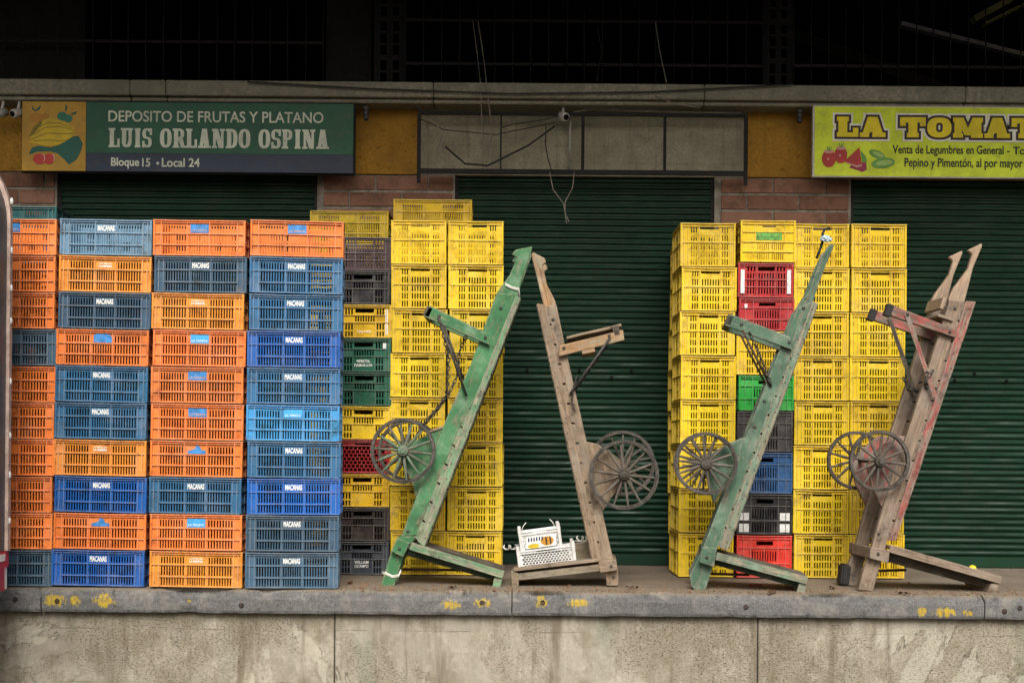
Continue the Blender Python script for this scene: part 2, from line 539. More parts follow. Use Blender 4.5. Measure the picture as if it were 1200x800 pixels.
def slab_glyph(ch, w, V, T):
    """strokes of a slab-serif capital of height 1"""
    P = []
    r = lambda a, b, c, d: P.append(('p', [(a, b), (c, b), (c, d), (a, d)]))
    poly = lambda *p: P.append(('p', list(p)))
    ring = lambda *a: P.append(('a',) + a)
    s = min(0.07, w * 0.1)
    if ch == 'L':
        r(s, 0, s + V, 1); r(0, 1 - T, 2 * s + V, 1); r(0, 0, w, T); r(w - T * 1.15, 0, w, 0.45)
    elif ch == 'I':
        r(w / 2 - V / 2, 0, w / 2 + V / 2, 1); r(w / 2 - V / 2 - s, 1 - T, w / 2 + V / 2 + s, 1); r(w / 2 - V / 2 - s, 0, w / 2 + V / 2 + s, T)
    elif ch == 'T':
        r(w / 2 - V / 2, 0, w / 2 + V / 2, 1); r(0, 1 - T * 1.2, w, 1); r(w / 2 - V / 2 - s, 0, w / 2 + V / 2 + s, T)
        r(0, 0.56, T * 1.2, 1); r(w - T * 1.2, 0.56, w, 1)
    elif ch == 'U':
        r(s, 0.3, s + V, 1); r(w - s - V * 0.75, 0.3, w - s, 1)
        ring(w / 2, 0.32, w / 2 - s, 0.32, V * 0.9, T * 1.3, 180, 360)
        r(0, 1 - T, 2 * s + V, 1); r(w - 2 * s - V * .75, 1 - T, w, 1)
    elif ch == 'O':
        ring(w / 2, 0.5, w / 2, 0.5, V, T * 1.2, 0, 360)
    elif ch == 'D':
        r(s, 0, s + V, 1); r(0, 1 - T, w * .5, 1); r(0, 0, w * .5, T)
        ring(w * 0.42, 0.5, w * 0.58, 0.5, V, T, -90, 90)
    elif ch in 'PR':
        r(s, 0, s + V, 1); r(0, 1 - T, w * .5, 1); r(0, 0, 2 * s + V, T); r(s, 0.44, w * .5, 0.44 + T)
        ring(w * 0.45, 0.72, w * 0.5, 0.28, V * .85, T, -90, 90)
        if ch == 'R':
            poly((w * .42, .48), (w * .72, 0), (w, 0), (w * .42 + V * 1.15, .5)); r(w * .66, 0, w + s, T)
    elif ch == 'S':
        ry = (0.5 + T / 2) / 2
        ring(w / 2, 1 - ry, w / 2, ry, V * .85, T, 25, 270); ring(w / 2, ry, w / 2, ry, V * .85, T, -155, 90)
        r(w - T * 1.1, 0.66, w, 1); r(0, 0, T * 1.1, 0.34)
    elif ch == 'A':
        t = w * 0.5
        poly((s, 0), (s + V * .8, 0), (t + V * .22, 1), (t - V * .55, 1)); poly((w - s - V * 1.15, 0), (w - s, 0), (t + V * .55, 1), (t - V * .5, 1))
        r(w * .3, .24, w * .7, .24 + T); r(0, 0, 2 * s + V * .7, T); r(w - 2 * s - V * 1.15, 0, w, T)
    elif ch == 'N':
        r(s, 0, s + V * .6, 1); r(w - s - V * .6, 0, w - s, 1)
        poly((s, 1), (s + V * 1.1, 1), (w - s, 0), (w - s - V * 1.1, 0))
        r(0, 0, 2 * s + V * .6, T); r(0, 1 - T, s + V, 1); r(w - 2 * s - V * .6, 1 - T, w, 1)
    elif ch == 'M':
        r(s, 0, s + V * .8, 1); r(w - s - V, 0, w - s, 1)
        poly((s, 1), (s + V, 1), (w / 2 + V * .35, 0.12), (w / 2 - V * .35, 0.12)); poly((w - s, 1), (w - s - V, 1), (w / 2 - V * .35, 0.12), (w / 2 + V * .35, 0.12))
        r(0, 0, 2 * s + V * .8, T); r(w - 2 * s - V, 0, w, T); r(0, 1 - T, s + V, 1); r(w - s - V, 1 - T, w, 1)
    return P


def slab_text(bm, items, x0, z0, h, V, T, grow, y, mi=0, sx=1.0):
    """items: (char, width, advance) in letter heights"""
    k = 0
    x = x0
    for ch, w, adv in items:
        for pr in slab_glyph(ch, w, V, T):
            yy = y - (k % 7) * 0.00012
            k += 1
            if pr[0] == 'p':
                pts = grow_poly(pr[1], grow)
                prism(bm, [(x + px * h * sx, z0 + pz * h) for px, pz in pts], yy, yy + 0.004, mi)
            else:
                _, cx, cz, rx, rz, tx, tz, a0, a1 = pr
                n = max(6, int(abs(a1 - a0) / 15))
                ga = 0 if a1 - a0 >= 360 else math.degrees(grow / max(rx, rz))
                A = [rad(a0 - ga + (a1 - a0 + 2 * ga) * i / n) for i in range(n + 1)]
                sgn = lambda v, p: math.copysign(abs(v) ** p, v)
                op = [(cx + (rx + grow) * sgn(math.cos(a), .8), cz + (rz + grow) * sgn(math.sin(a), .8)) for a in A]
                ix, iz = max(.01, rx - tx - grow), max(.01, rz - tz - grow)
                ip = [(cx + ix * sgn(math.cos(a), .7), cz + iz * sgn(math.sin(a), .7)) for a in A]
                for i in range(n):
                    q = [op[i], op[i + 1], ip[i + 1], ip[i]]
                    f = bm.faces.new([bm.verts.new((x + px * h * sx, yy, z0 + pz * h)) for px, pz in q])
                    f.material_index = mi
        x += adv * h * sx
    return x

# ------------------------------------------------------------------ ground, platform, dock wall
KY = 9.42
bm = bmesh.new()
f = bm.faces.new([bm.verts.new(p) for p in ((-120, -120, -0.75), (120, -120, -0.75), (120, 120, -0.75), (-120, 120, -0.75))])
tag(obj('ground', bm, M['asphalt']), kind='structure')
bm = bmesh.new()
box(bm, -9, 9, KY + 0.30, 17, -0.7, 0.0)
tag(obj('platform_floor', bm, M['floor']), kind='structure')

# dock wall: three cast panels with open joints
dw = tag(empty('dock_wall', (0, KY + 0.06, -0.75)), 'stained beige concrete wall below the grey kerb of the loading platform', 'wall')
jx = [at(392, 760, KY + .06).x, at(888, 760, KY + .06).x]
segs = [-9] + jx + [9]
for a, b in zip(segs, segs[1:]):
    bm = bmesh.new()
    box(bm, a + .0035, b - .0035, 0, 0.25, 0, 0.75 - 0.13)
    bevel(bm, 0.006)
    obj('wall_panel', bm, M['dock'], dw)
bm = bmesh.new()
box(bm, -9, 9, 0.012, 0.24, 0, 0.75 - 0.14)
obj('joint_filler', bm, M['dim_wall'], dw)


def kerb_mat():
    n = concrete('kerb_concrete', (0.235, 0.238, 0.236), (0.12, 0.118, 0.112), 0.45, 0.75)
    old = n.b.inputs['Base Color'].links[0].from_socket
    co = n.coord(rnd=False)
    acc = None
    for px, py, rx, rz in ((64, 703, .10, .06), (122, 703, .11, .065), (88, 704, .06, .055), (222, 704, .02, .015), (528, 709, .09, .05), (566, 706, .08, .04), (634, 706, .06, .05),
                           (678, 706, .11, .04), (1080, 716, .05, .05), (1108, 717, .11, .05), (1134, 718, .05, .03)):
        p = at(px, py, KY)
        s1 = n.add('ShaderNodeVectorMath', operation='SUBTRACT')
        n.t.links.new(co, s1.inputs[0])
        s1.inputs[1].default_value = (p.x, p.y, p.z)
        s2 = n.add('ShaderNodeVectorMath', operation='MULTIPLY')
        n.t.links.new(s1.outputs[0], s2.inputs[0])
        s2.inputs[1].default_value = (1 / rx, 0, 1 / rz)
        ln = n.add('ShaderNodeVectorMath', operation='LENGTH')
        n.t.links.new(s2.outputs[0], ln.inputs[0])
        v = n.ss(ln.outputs['Value'], 0.3, 1.25, 1, 0)
        acc = v if acc is None else n.math('MAXIMUM', acc, v)
    nz = n.noise(n.coord((30, 30, 16), rnd=False), 1.5, 9, 0.78)
    mk = n.ss(n.math('ADD', n.math('MULTIPLY', acc, 0.30), nz), 0.72, 0.78)
    sp = n.noise(co, 130, 5, .8)
    old = n.mix(n.ss(sp, .42, .60, .6, 0), old, (0.055, 0.053, 0.05))
    old = n.mix(n.ss(sp, .60, .70, 0, .6), old, (0.42, 0.41, 0.38))
    old = n.mix(n.ss(n.noise(co, 4.5, 7, .7, .5), .5, .68, 0, .55), old, (0.30, 0.285, 0.25))
    n.bump(n.math('ADD', sp, n.noise(co, 30, 8, .75)), 0.9, 0.008)
    sxyz = n.add('ShaderNodeSeparateXYZ')
    n.t.links.new(co, sxyz.inputs[0])
    dust = n.math('MULTIPLY', n.ss(n.math('ADD', sxyz.outputs[2], n.math('MULTIPLY', n.noise(co, 14, 6), 0.03)), -0.012, 0.02), 0.85)
    c = n.mix(dust, old, n.mix(n.noise(co, 30, 6), (0.17, 0.135, 0.095), (0.36, 0.30, 0.21)))
    n.base(n.mix(n.math('MULTIPLY', mk, n.ss(n.noise(co, 60, 5, .8), .3, .6, .35, .95)), c, n.mix(n.noise(co, 25, 5), (0.42, 0.29, 0.03), (0.68, 0.48, 0.02))))
    return n.m


# kerb: four cast stones with worn, chipped arrises
km = kerb_mat()
kx = [-9, at(48, 705, KY).x, at(600, 705, KY).x, at(1154, 712, KY).x, 9]
kerb = tag(empty('kerb'), kind='structure')
for si, (a, b) in enumerate(zip(kx, kx[1:])):
    bm = bmesh.new()
    n = int((b - a) / 0.014)
    prof = [(0.33, 0.0), (0.20, 0.0), (0.10, 0.0), (0.05, -0.001), (0.025, -0.004), (0.008, -0.012), (0.0, -0.03), (-0.002, -0.06), (0.0, -0.1), (0.002, -0.13), (0.010, -0.148), (0.33, -0.148)]
    rows = []
    for i in range(n + 1):
        x = a + 0.004 + (b - a - 0.008) * i / n
        chip = max(0, mnoise.fractal(Vector((x * 2.2, 3.1 + si, 0)), 1.0, 2.0, 5) + 0.02) * 0.12 + max(0, mnoise.fractal(Vector((x * 11, 5.5 + si, 0)), 1.0, 2.0, 4)) * 0.013
        und = max(0, mnoise.fractal(Vector((x * 2.6, 9.1 + si, 0)), 1.0, 2.0, 5) - 0.3) * 0.03
        if -0.05 < x - at(600, 0, KY).x < 0.0 or 0 < at(1154, 0, KY).x - x < 0.02: chip += 0.012
        row = []
        for j, (y, z) in enumerate(prof):
            w = mnoise.noise(Vector((x * 9, y * 30, z * 30))) * 0.003 + mnoise.noise(Vector((x * 45, y * 60, z * 60 + 7))) * 0.0022
            dy = dz = 0.0
            if 3 <= j <= 6: dy, dz = chip * (0.5 if j == 6 else 1), -chip * (0.9 if j in (4, 5) else 0.4)
            if j in (9, 10): dy, dz = und, und * .4
            edge = 0 if 0 < j < len(prof) - 1 else 1
            if j < 3: w = abs(w) * 0.3 if j else 0
            row.append(bm.verts.new((x, KY + y + dy + (0 if edge else w), z + dz + (0 if edge else w) * .8)))
        rows.append(row)
    for r0, r1 in zip(rows, rows[1:]):
        for j in range(len(prof) - 1):
            bm.faces.new((r0[j], r1[j], r1[j + 1], r0[j + 1]))
    for r_ in (rows[0], rows[-1]): bm.faces.new(r_)
    obj('kerb_stone', bm, km, kerb, smooth=False)
for px, py in ((18, 702), (67, 704), (283, 709), (565, 706), (636, 706), (874, 711), (1177, 716), (1195, 712)):
    p = at(px, py, KY - 0.001)
    bm = bmesh.new()
    lathe(bm, [(0.001, -0.002), (0.010, -0.002), (0.010, 0.02), (0.001, 0.02)], 10, mi=0)
    lathe(bm, [(0.0115, -0.0035), (0.0165, -0.0025), (0.0165, 0.02), (0.0115, 0.02)], 14, mi=1)
    obj('anchor_bolt', bm, [M['rusty'], M['dark_steel']], kerb, p)

# ------------------------------------------------------------------ the building
WY = 11.62                                     # plane of the shutters
bld = tag(empty('market_building', (0, WY, 0)), 'dim market hall front with brick piers, green shutters and barred openings above', 'building')


def bl(px, py, Y=WY):
    p = at(px, py, Y)
    return p.x, p.z


# shutter bays and piers, metres along the front
BAYS = [(-3.59, -1.545), (-0.465, 1.575), (2.645, 4.70)]
ZT = 3.05                                      # lintel underside
for a, b in BAYS:
    bm = bmesh.new()
    pitch = 0.0485
    prof = []
    z = 0.09
    while z < ZT - 0.005:
        for u, y in ((0, 0.006), (0.13, 0.006), (0.17, -0.004), (0.36, -0.013), (0.60, -0.014), (0.84, -0.007), (0.90, 0.006)):
            prof.append((y, z + u * pitch))
        z += pitch
    NX = 40
    cols = []
    for q_ in range(NX + 1):
        x = a - .03 + (b - a + .06) * q_ / NX
        col_ = []
        for y, zz in prof:
            sl_ = round(zz / pitch)
            dent = mnoise.noise(Vector((x * 1.7 + a, 3.3, zz * 1.3))) * .011 + mnoise.noise(Vector((x * 5, sl_ * 3.7, 1.1))) * .0035
            sagz = mnoise.noise(Vector((x * 1.2, sl_ * 1.9, 7.7))) * .0035
            col_.append(bm.verts.new((x, y + dent, zz + (sagz if 0.12 < zz < ZT - .05 else 0))))
        cols.append(col_)
    for c0_, c1_ in zip(cols, cols[1:]):
        for i in range(len(prof) - 1): bm.faces.new((c0_[i], c1_[i], c1_[i + 1], c0_[i + 1]))
    sh = obj('roller_shutter', bm, M['shutter'], bld, (0, 0.02, 0))
    bm = bmesh.new()
    box(bm, a + .01, b - .01, -0.012, 0.012, 0.004, 0.089)
    bevel(bm, 0.003)
    obj('bottom_bar', bm, M['shutter'], sh)
    for s, e in ((a, 1), (b, -1)):
        bm = bmesh.new()
        box(bm, min(s, s + e * .028), max(s, s + e * .028), -0.02, -0.016, 0.0, ZT)
        obj('guide_rail', bm, M['dark_steel'], sh)
    for k in range(5):
        bm = bmesh.new()
        zz = 1.53 if k % 2 == 0 else 1.475
        lathe(bm, [(0.001, -0.022), (0.013, -0.022), (0.013, 0.0), (0.001, 0.0)], 10)
        obj('vent_hole', bm, M['black'], sh, (a + 0.58 + 0.205 * k + (0.05 if k % 2 else 0), -0.001, zz))
PIERS = [(-6.2, -3.59), (-1.545, -0.465), (1.575, 2.645), (4.70, 6.2)]
for a, b in PIERS:
    bm = bmesh.new()
    box(bm, a, b, -0.025, 0.25, 0, ZT, 1)
    hh, ll, g = 0.121, 0.412, 0.013
    row = 0
    z = ZT - hh - 0.004
    while z > 0.0:
        x = a + 0.045 - (0.0 if row % 2 == 0 else ll * 0.5)
        while x < b - .05:
            x0, x1 = max(x, a + .045) + g / 2, min(x + ll, b - 0.012) - g / 2
            if x1 - x0 > 0.03:
                j = RND.uniform(-.002, .002)
                b2 = bmesh.new()
                box(b2, x0 + j, x1 + j, -0.036 + RND.uniform(-.003, .002), 0.0, z + g / 2, z + hh - g / 2 + RND.uniform(-.002, .002), 0)
                bevel(b2, 0.004)
                tm = bpy.data.meshes.new('t')
                b2.to_mesh(tm)
                b2.free()
                bm.from_mesh(tm)
                bpy.data.meshes.remove(tm)
            x += ll
        row += 1
        z -= hh + .008
    obj('brick_pier', bm, [M['brick'], M['mortar']], bld)
# lintel band: ochre over the piers, bare board-marked concrete over the middle shutter
ZB = 3.62
xa, xb = bl(490, 160)[0], bl(875, 160)[0]
for name, a, b, m in (('painted_band', -6.2, xa, 'ochre'), ('concrete_lintel', xa, xb, 'panel'), ('painted_band', xb, 6.2, 'ochre')):
    bm = bmesh.new()
    box(bm, a, b, -0.05 if m == 'ochre' else -0.035, 0.25, ZT + .002, ZB)
    bevel(bm, 0.004)
    obj(name, bm, M[m], bld)
bm = bmesh.new()
box(bm, -6.2, 6.2, -0.10, 0.30, ZB + .003, ZB + 0.05)
obj('soffit', bm, M['dim_wall'], bld)
# projecting ledge with open joints
lx = [-6.2] + [bl(px, 100, 11.3)[0] for px in (152, 194, 508, 826, 1132)] + [6.2]
zl0, zl1 = at(600, 115, 11.3).z, at(600, 97, 11.3).z
for a, b in zip(lx, lx[1:]):
    bm = bmesh.new()
    box(bm, a + .002, b - .002, 11.3 - WY, 0.30, zl0, zl1)
    box(bm, a + .002, b - .002, 11.3 - WY + .05, 0.29, zl0 - .035, zl0 - .002)
    bevel(bm, 0.008)
    obj('ledge', bm, M['beam'], bld)
# upper storey: panels, perforated block columns, bars, dark hall behind
ZU = zl1
ZR = 4.75
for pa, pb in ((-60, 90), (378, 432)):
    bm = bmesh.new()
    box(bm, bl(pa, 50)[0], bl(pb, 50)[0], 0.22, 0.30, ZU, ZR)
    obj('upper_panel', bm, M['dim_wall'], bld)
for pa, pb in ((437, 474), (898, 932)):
    bm = bmesh.new()
    x0, x1 = bl(pa, 50)[0], bl(pb, 50)[0]
    cs = (x1 - x0) / 5
    z = ZU + .005
    k = 0
    while z < ZR - .1:
        hz = 0.075
        for i, (u, v) in enumerate(((0, 1), (2, 3), (4, 5))):
            box(bm, x0 + u * cs, x0 + v * cs, 0.10, 0.20, z, z + hz)
        if k % 3 == 2: box(bm, x0 - .002, x1 + .002, 0.098, 0.202, z + hz, z + hz + .045); z += .045
        else: box(bm, x0 - .001, x1 + .001, 0.099, 0.201, z + hz, z + hz + .02); z += .02
        z += hz
        k += 1
    obj('breeze_block_column', bm, M['dim_wall'], bld)
for pa, pb, hz in ((-60, 378, (50,)), (475, 896, (22, 73)), (932, 1260, (72,))):
    bm = bmesh.new()
    x0, x1 = bl(pa, 50)[0], bl(pb, 50)[0]
    n = int((x1 - x0) / 0.135)
    for i in range(n + 1):
        x = x0 + (x1 - x0) * i / n
        tube(bm, [(x, 0.05, ZU), (x + RND.uniform(-.006, .006), 0.05, (ZU + ZR) / 2), (x, 0.05, ZR)], 0.006, 6)
    for py in hz:
        z = at(600, py, WY).z
        box(bm, x0, x1, 0.058, 0.066, z - .012, z + .012)
    obj('window_bars', bm, M['dark_steel'], bld)
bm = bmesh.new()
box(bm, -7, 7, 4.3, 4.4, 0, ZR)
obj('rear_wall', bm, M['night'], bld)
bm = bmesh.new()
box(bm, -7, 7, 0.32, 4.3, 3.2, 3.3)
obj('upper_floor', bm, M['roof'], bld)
bm = bmesh.new()
for i in range(64):                            # ribbed roof sheet over hall and platform
    x = -8 + i * .25
    box(bm, x, x + .25, -3.3, 4.5, ZR + .0, ZR + .012)
    box(bm, x + .09, x + .16, -3.3, 4.5, ZR + .012, ZR + .05)
obj('canopy_roof', bm, M['roof'], bld)
for s in (-6.9, 6.9):
    bm = bmesh.new()
    box(bm, s - .08, s + .08, 0.3, 4.3, 0, ZR)
    obj('side_wall', bm, M['roof'], bld)
# roof steel seen through the bars on the right
for (p, q, Y, w, m, nm) in (((930, 42), (1140, 118), 13.2, .10, 'dim_wall', 'roof_truss'), ((900, -8), (1210, 70), 13.6, .05, 'dark_steel', 'roof_truss'),
                            ((1055, 29), (1240, 76), 13.0, .035, 'grey_pipe', 'downpipe')):
    a, b = at(*p, Y), at(*q, Y)
    d = (b - a)
    bm = bmesh.new()
    box(bm, 0, d.length, -.05, .05, -w / 2, w / 2)
    obj(nm, bm, M[m], bld, (a.x, a.y - WY, a.z), (0, -math.atan2(d.z, d.x), 0))
gut = plain('ochre_steel', (0.20, 0.18, 0.07), 0.6)
for p, q, w in (((1140, 24), (1225, -22), .05), ((1152, 30), (1240, -14), .025)):
    a, b = at(*p, 12.6), at(*q, 12.6)
    d = b - a
    bm = bmesh.new()
    box(bm, 0, d.length, -.06, .06, -w / 2, w / 2)
    obj('roof_purlin', bm, gut, bld, (a.x, a.y - WY, a.z), (0, -math.atan2(d.z, d.x), 0))

# ------------------------------------------------------------------ empty sign frame, conduit, cables, cameras
SY = 11.42
fr = tag(empty('sign_frame', at(682, 168, SY)), 'empty dark steel sign frame over the middle green shutter', 'frame')
c0 = at(682, 168, SY)
bm = bmesh.new()
xl, xr = at(491, 168, SY).x - c0.x, at(874, 168, SY).x - c0.x
zt, zb = at(682, 134, SY).z - c0.z, at(682, 202, SY).z - c0.z
for z, t in ((zt, .011), (zb, .018)):
    box(bm, xl, xr, -.015, .015, z - t, z + t)
obj('rail', bm, M['dark_steel'], fr)
for px, t in ((491, .014), (587, .006), (683, .012), (779, .011), (874, .014)):
    x = at(px, 168, SY).x - c0.x
    bm = bmesh.new()
    box(bm, x - t, x + t, -.012, .012, zb + .02 if 491 < px < 874 else zb - .09, zt - .012)
    obj('upright', bm, M['dark_steel'], fr)

bm = bmesh.new()
pts = [at(668, 202, 11.5), at(668, 150, 11.5), at(669, 137, 11.5), at(674, 131, 11.5), at(690, 128, 11.5), at(760, 130, 11.5), at(868, 133, 11.5)]
p0 = pts[0]
tube(bm, [p - p0 for p in pts], 0.011, 10)
tag(obj('conduit_pipe', bm, M['grey_pipe'], loc=p0), 'thin grey conduit pipe bending along the bare concrete lintel', 'pipe')


def wire(name, pts, r, m, label, sag=0.0):
    P = [at(*p) for p in pts]
    Q = []
    for a, b in zip(P, P[1:]):
        for i in range(6):
            t = i / 6
            q = a.lerp(b, t)
            q.z -= sag * 4 * t * (1 - t)
            Q.append(q)
    Q.append(P[-1])
    bm = bmesh.new()
    tube(bm, [q - Q[0] for q in Q], r, 6)
    tag(obj(name, bm, m, loc=Q[0]), label, 'cable', 'loose cables on the building front')


wire('cable', [(290, 96, 11.27), (430, 104, 11.27), (600, 110, 11.27), (760, 108, 11.27), (930, 99, 11.27)], .006, M['cable'], 'black cable sagging across the pale concrete ledge')
wire('cable', [(644, 202, 11.4), (648, 222, 11.38), (660, 238, 11.38), (663, 252, 11.38), (667, 260, 11.38)], .004, M['pale_cable'], 'left strand of the frayed cable hanging before the middle shutter')
wire('cable', [(673, 202, 11.4), (671, 220, 11.385), (662, 237, 11.385), (662, 250, 11.39), (664, 262, 11.39)], .004, M['pale_cable'], 'right strand of the frayed cable hanging before the middle shutter')
wire('cable', [(554, 24, 11.65), (560, 70, 11.6), (563, 97, 11.26), (564, 118, 11.28), (566, 198, 11.4)], .004, M['pale_cable'], 'pale thin cable falling straight down past the ledge left of the white conduit')
wire('cable', [(560, 24, 11.65), (567, 70, 11.6), (570, 97, 11.26), (576, 150, 11.37), (574, 190, 11.4), (568, 199, 11.4)], .005, M['pale_cable'], 'pale thicker cable curving down past the ledge to the frame corner')
wire('cable', [(490, 138, 11.39), (520, 152, 11.4), (580, 158, 11.4), (650, 144, 11.4)], .004, M['cable'], 'upper thin cable looped between frame uprights under the ledge')
wire('cable', [(522, 172, 11.39), (545, 192, 11.38), (572, 194, 11.38), (620, 170, 11.4), (650, 148, 11.4)], .008, M['cable'], 'thick black cable drooping inside the empty sign frame')
wire('cable', [(768, 25, 11.62), (773, 60, 11.6), (781, 97, 11.5)], .005, M['pale_cable'], 'pale cable hanging in the barred opening above the ledge')


wire('cable', [(500, 139, 11.39), (512, 146, 11.39), (518, 160, 11.39), (512, 176, 11.39), (522, 188, 11.39)], .005, M['pale_cable'], 'pale curl of cable at the left inside the empty sign frame')
wire('cable', [(640, 148, 11.4), (639, 168, 11.4), (642, 185, 11.4), (646, 199, 11.4)], .005, M['cable'], 'short black cable dangling left of the grey conduit pipe')
wire('cable', [(768, 112, 11.28), (790, 122, 11.3), (820, 126, 11.35)], .004, M['pale_cable'], 'short pale cable slanting under the ledge above the right frame half')
wire('cable', [(587, 150, 11.39), (600, 146, 11.39), (640, 140, 11.39), (655, 136, 11.39)], .004, M['cable'], 'thin cable running to the round white security camera')
wire('cable', [(700, 30, 11.64), (705, 60, 11.62), (699, 96, 11.5)], .004, M['cable'], 'black cable hanging in front of the upper bars near the middle')


def cam_thing(px, py, Y, label, flip=1):
    p = at(px, py, Y)
    t = tag(empty('security_camera', p), label, 'camera', 'security cameras under the ledge')
    bm = bmesh.new()
    lathe(bm, [(.001, -.05), (.030, -.05), (.034, -.04), (.034, .05), (.001, .06)], 18)
    obj('housing', bm, M['white_plastic'], t, (0, 0, -.03), (rad(18), 0, rad(25 * flip)), smooth=True)
    bm = bmesh.new()
    lathe(bm, [(.001, -.056), (.022, -.056), (.022, -.048), (.001, -.048)], 16)
    obj('lens', bm, M['black'], t, (0, 0, -.03), (rad(18), 0, rad(25 * flip)))
    bm = bmesh.new()
    tube(bm, [(0, .02, 0), (0, .05, .05), (0, .05, .10)], .012, 8)
    box(bm, -.03, .03, .02, .08, .10, .112)
    obj('bracket', bm, M['white_plastic'], t)


cam_thing(660, 132, 11.4, 'round white security camera hanging beside the grey conduit pipe')
cam_thing(20, 128, 11.34, 'small white security camera beside the yellow fruit painting on the sign', -1)
cam_thing(1, 128, 11.34, 'small white security camera at the left edge above the truck', -1)
for px, py, lb in ((429, 128, 'dark iron cable bracket hanging over the ochre wall right of the green sign'), (937, 131, 'dark iron cable bracket hanging left of the lime green sign')):
    p = at(px, py, 11.42)
    t = tag(empty('cable_bracket', p), lb, 'bracket', 'iron cable brackets under the ledge')
    bm = bmesh.new()
    box(bm, -.012, .012, 0, .01, -.09, .10)
    obj('hanger', bm, M['dark_steel'], t)
    bm = bmesh.new()
    for k in range(3): lathe(bm, [(.001, -.03), (.026 - .003 * k, -.03), (.026 - .003 * k, .0), (.001, .0)], 14, Matrix.Translation((0, 0, .02 - .035 * k)) @ Matrix.Rotation(rad(90), 4, 'X'))
    obj('insulator', bm, M['iron'], t)

# ------------------------------------------------------------------ shop signs
C = {k: plain('sign_' + k, c, 0.5, 0.3, var=0.16, scale=5, dirt=mul(tuple(.6 * x + .4 * y for x, y in zip(c, (.12, .11, .08))), .85)) for k, c in dict(
    green=(0.011, 0.095, 0.052), navy=(0.018, 0.034, 0.068), gold=(0.44, 0.26, 0.03), mango=(0.58, 0.42, 0.02), mangodark=(0.20, 0.15, 0.01), leafgreen=(0.012, 0.10, 0.075),
    orange=(0.45, 0.21, 0.02), teal=(0.02, 0.18, 0.12), tomato=(0.42, 0.035, 0.03), pink=(0.6, 0.32, 0.28), lime=(0.60, 0.74, 0.03), brown=(0.035, 0.02, 0.012),
    sun=(0.72, 0.60, 0.01), white=(0.75, 0.76, 0.70), ink=(0.02, 0.025, 0.012), cuke=(0.13, 0.33, 0.06), cukelight=(0.32, 0.50, 0.14), letter=(0.56, 0.62, 0.53), magenta=(0.30, 0.03, 0.07)).items()}
NY = 11.34


def sgn_root(px0, px1, py0, py1, label, name='shop_sign'):
    pc = at((px0 + px1) / 2, (py0 + py1) / 2, NY)
    return tag(empty(name, pc), label, 'sign'), pc, (px1 - px0) * NY / F, (py1 - py0) * NY / F


sg, pc, SW, SH = sgn_root(26, 414, 120.5, 201.5, 'dark green shop sign with pale lettering and a painted fruit panel')
k = NY / F
fx = lambda px: (px - 220) * k
fz = lambda py: (161 - py) * k


def flat(bm, pts, y, mi=0):
    f = bm.faces.new([bm.verts.new((x, y, z)) for x, z in pts])
    f.material_index = mi


def ell(cx, cy, rx, ry, n=26, a0=0, a1=360, rot=0):
    out = []
    for i in range(n):
        a = rad(a0 + (a1 - a0) * i / (n if a1 - a0 >= 360 else n - 1))
        x, y = rx * math.cos(a), ry * math.sin(a)
        c, s = math.cos(rad(rot)), math.sin(rad(rot))
        out.append((cx + x * c - y * s, cy + x * s + y * c))
    return out


bm = bmesh.new(); box(bm, fx(101), SW / 2, 0, .03, fz(180), SH / 2); obj('green_board', bm, C['green'], sg)
bm = bmesh.new(); box(bm, fx(101), SW / 2, 0.001, .03, -SH / 2, fz(180.2)); obj('navy_band', bm, C['navy'], sg)
bm = bmesh.new(); box(bm, -SW / 2, fx(100.6), -.001, .03, -SH / 2, SH / 2); obj('fruit_panel', bm, C['gold'], sg)
bm = bmesh.new(); box(bm, -SW / 2 - .012, SW / 2 + .012, .031, .06, -SH / 2 - .012, SH / 2 + .012); obj('sign_backing', bm, M['dark_steel'], sg)
bm = bmesh.new()
px = lambda pts: [(fx(x), fz(y)) for x, y in pts]
y = -.003
zo = lambda zx, zy: (20 + zx / 8.42, 110 + zy / 8.42)      # measured on an enlargement of the panel
flat(bm, px([zo(*p) for p in ((120, 600), (150, 545), (215, 525), (330, 540), (420, 515), (560, 430), (610, 425), (650, 500), (635, 570), (590, 660), (515, 710), (470, 660), (400, 600), (330, 580), (200, 585), (130, 612))]), y, 2)
flat(bm, px([zo(*p) for p in ((115, 445), (190, 345), (250, 275), (330, 250), (430, 270), (560, 345), (575, 410), (480, 480), (400, 520), (270, 525), (160, 500), (115, 485), (175, 460))]), y - .001, 0)
for seq in (((120, 440), (280, 345), (430, 335), (560, 370)), ((150, 460), (300, 400), (430, 405), (570, 405)), ((160, 480), (320, 468), (430, 478), (500, 465)), ((180, 360), (300, 300), (420, 300), (540, 345))):
    for a, b in zip(seq, seq[1:]):
        flat(bm, px([zo(a[0], a[1] - 4), zo(b[0], b[1] - 4), zo(b[0], b[1] + 4), zo(a[0], a[1] + 4)]), y - .002, 1)
flat(bm, px([zo(*p) for p in ((160, 345), (250, 270), (240, 320), (150, 425), (115, 448))]), y - .0025, 1)
flat(bm, px(ell(*zo(190, 250), 8, 6)), y - .0015, 3)
flat(bm, px(ell(*zo(280, 235), 4.5, 4)), y - .0005, 3)
flat(bm, px(ell(*zo(445, 235), 6, 5.4)), y - .0005, 4)
flat(bm, px(ell(*zo(505, 255), 5, 4.6)), y - .0015, 4)
for pts in (((140, 125), (180, 175), (235, 125), (225, 165), (180, 190), (150, 165)), ((475, 120), (495, 130), (490, 175), (475, 185)), ((530, 205), (600, 180), (575, 215), (540, 218))):
    flat(bm, px([zo(*p) for p in pts]), y - .002, 2)
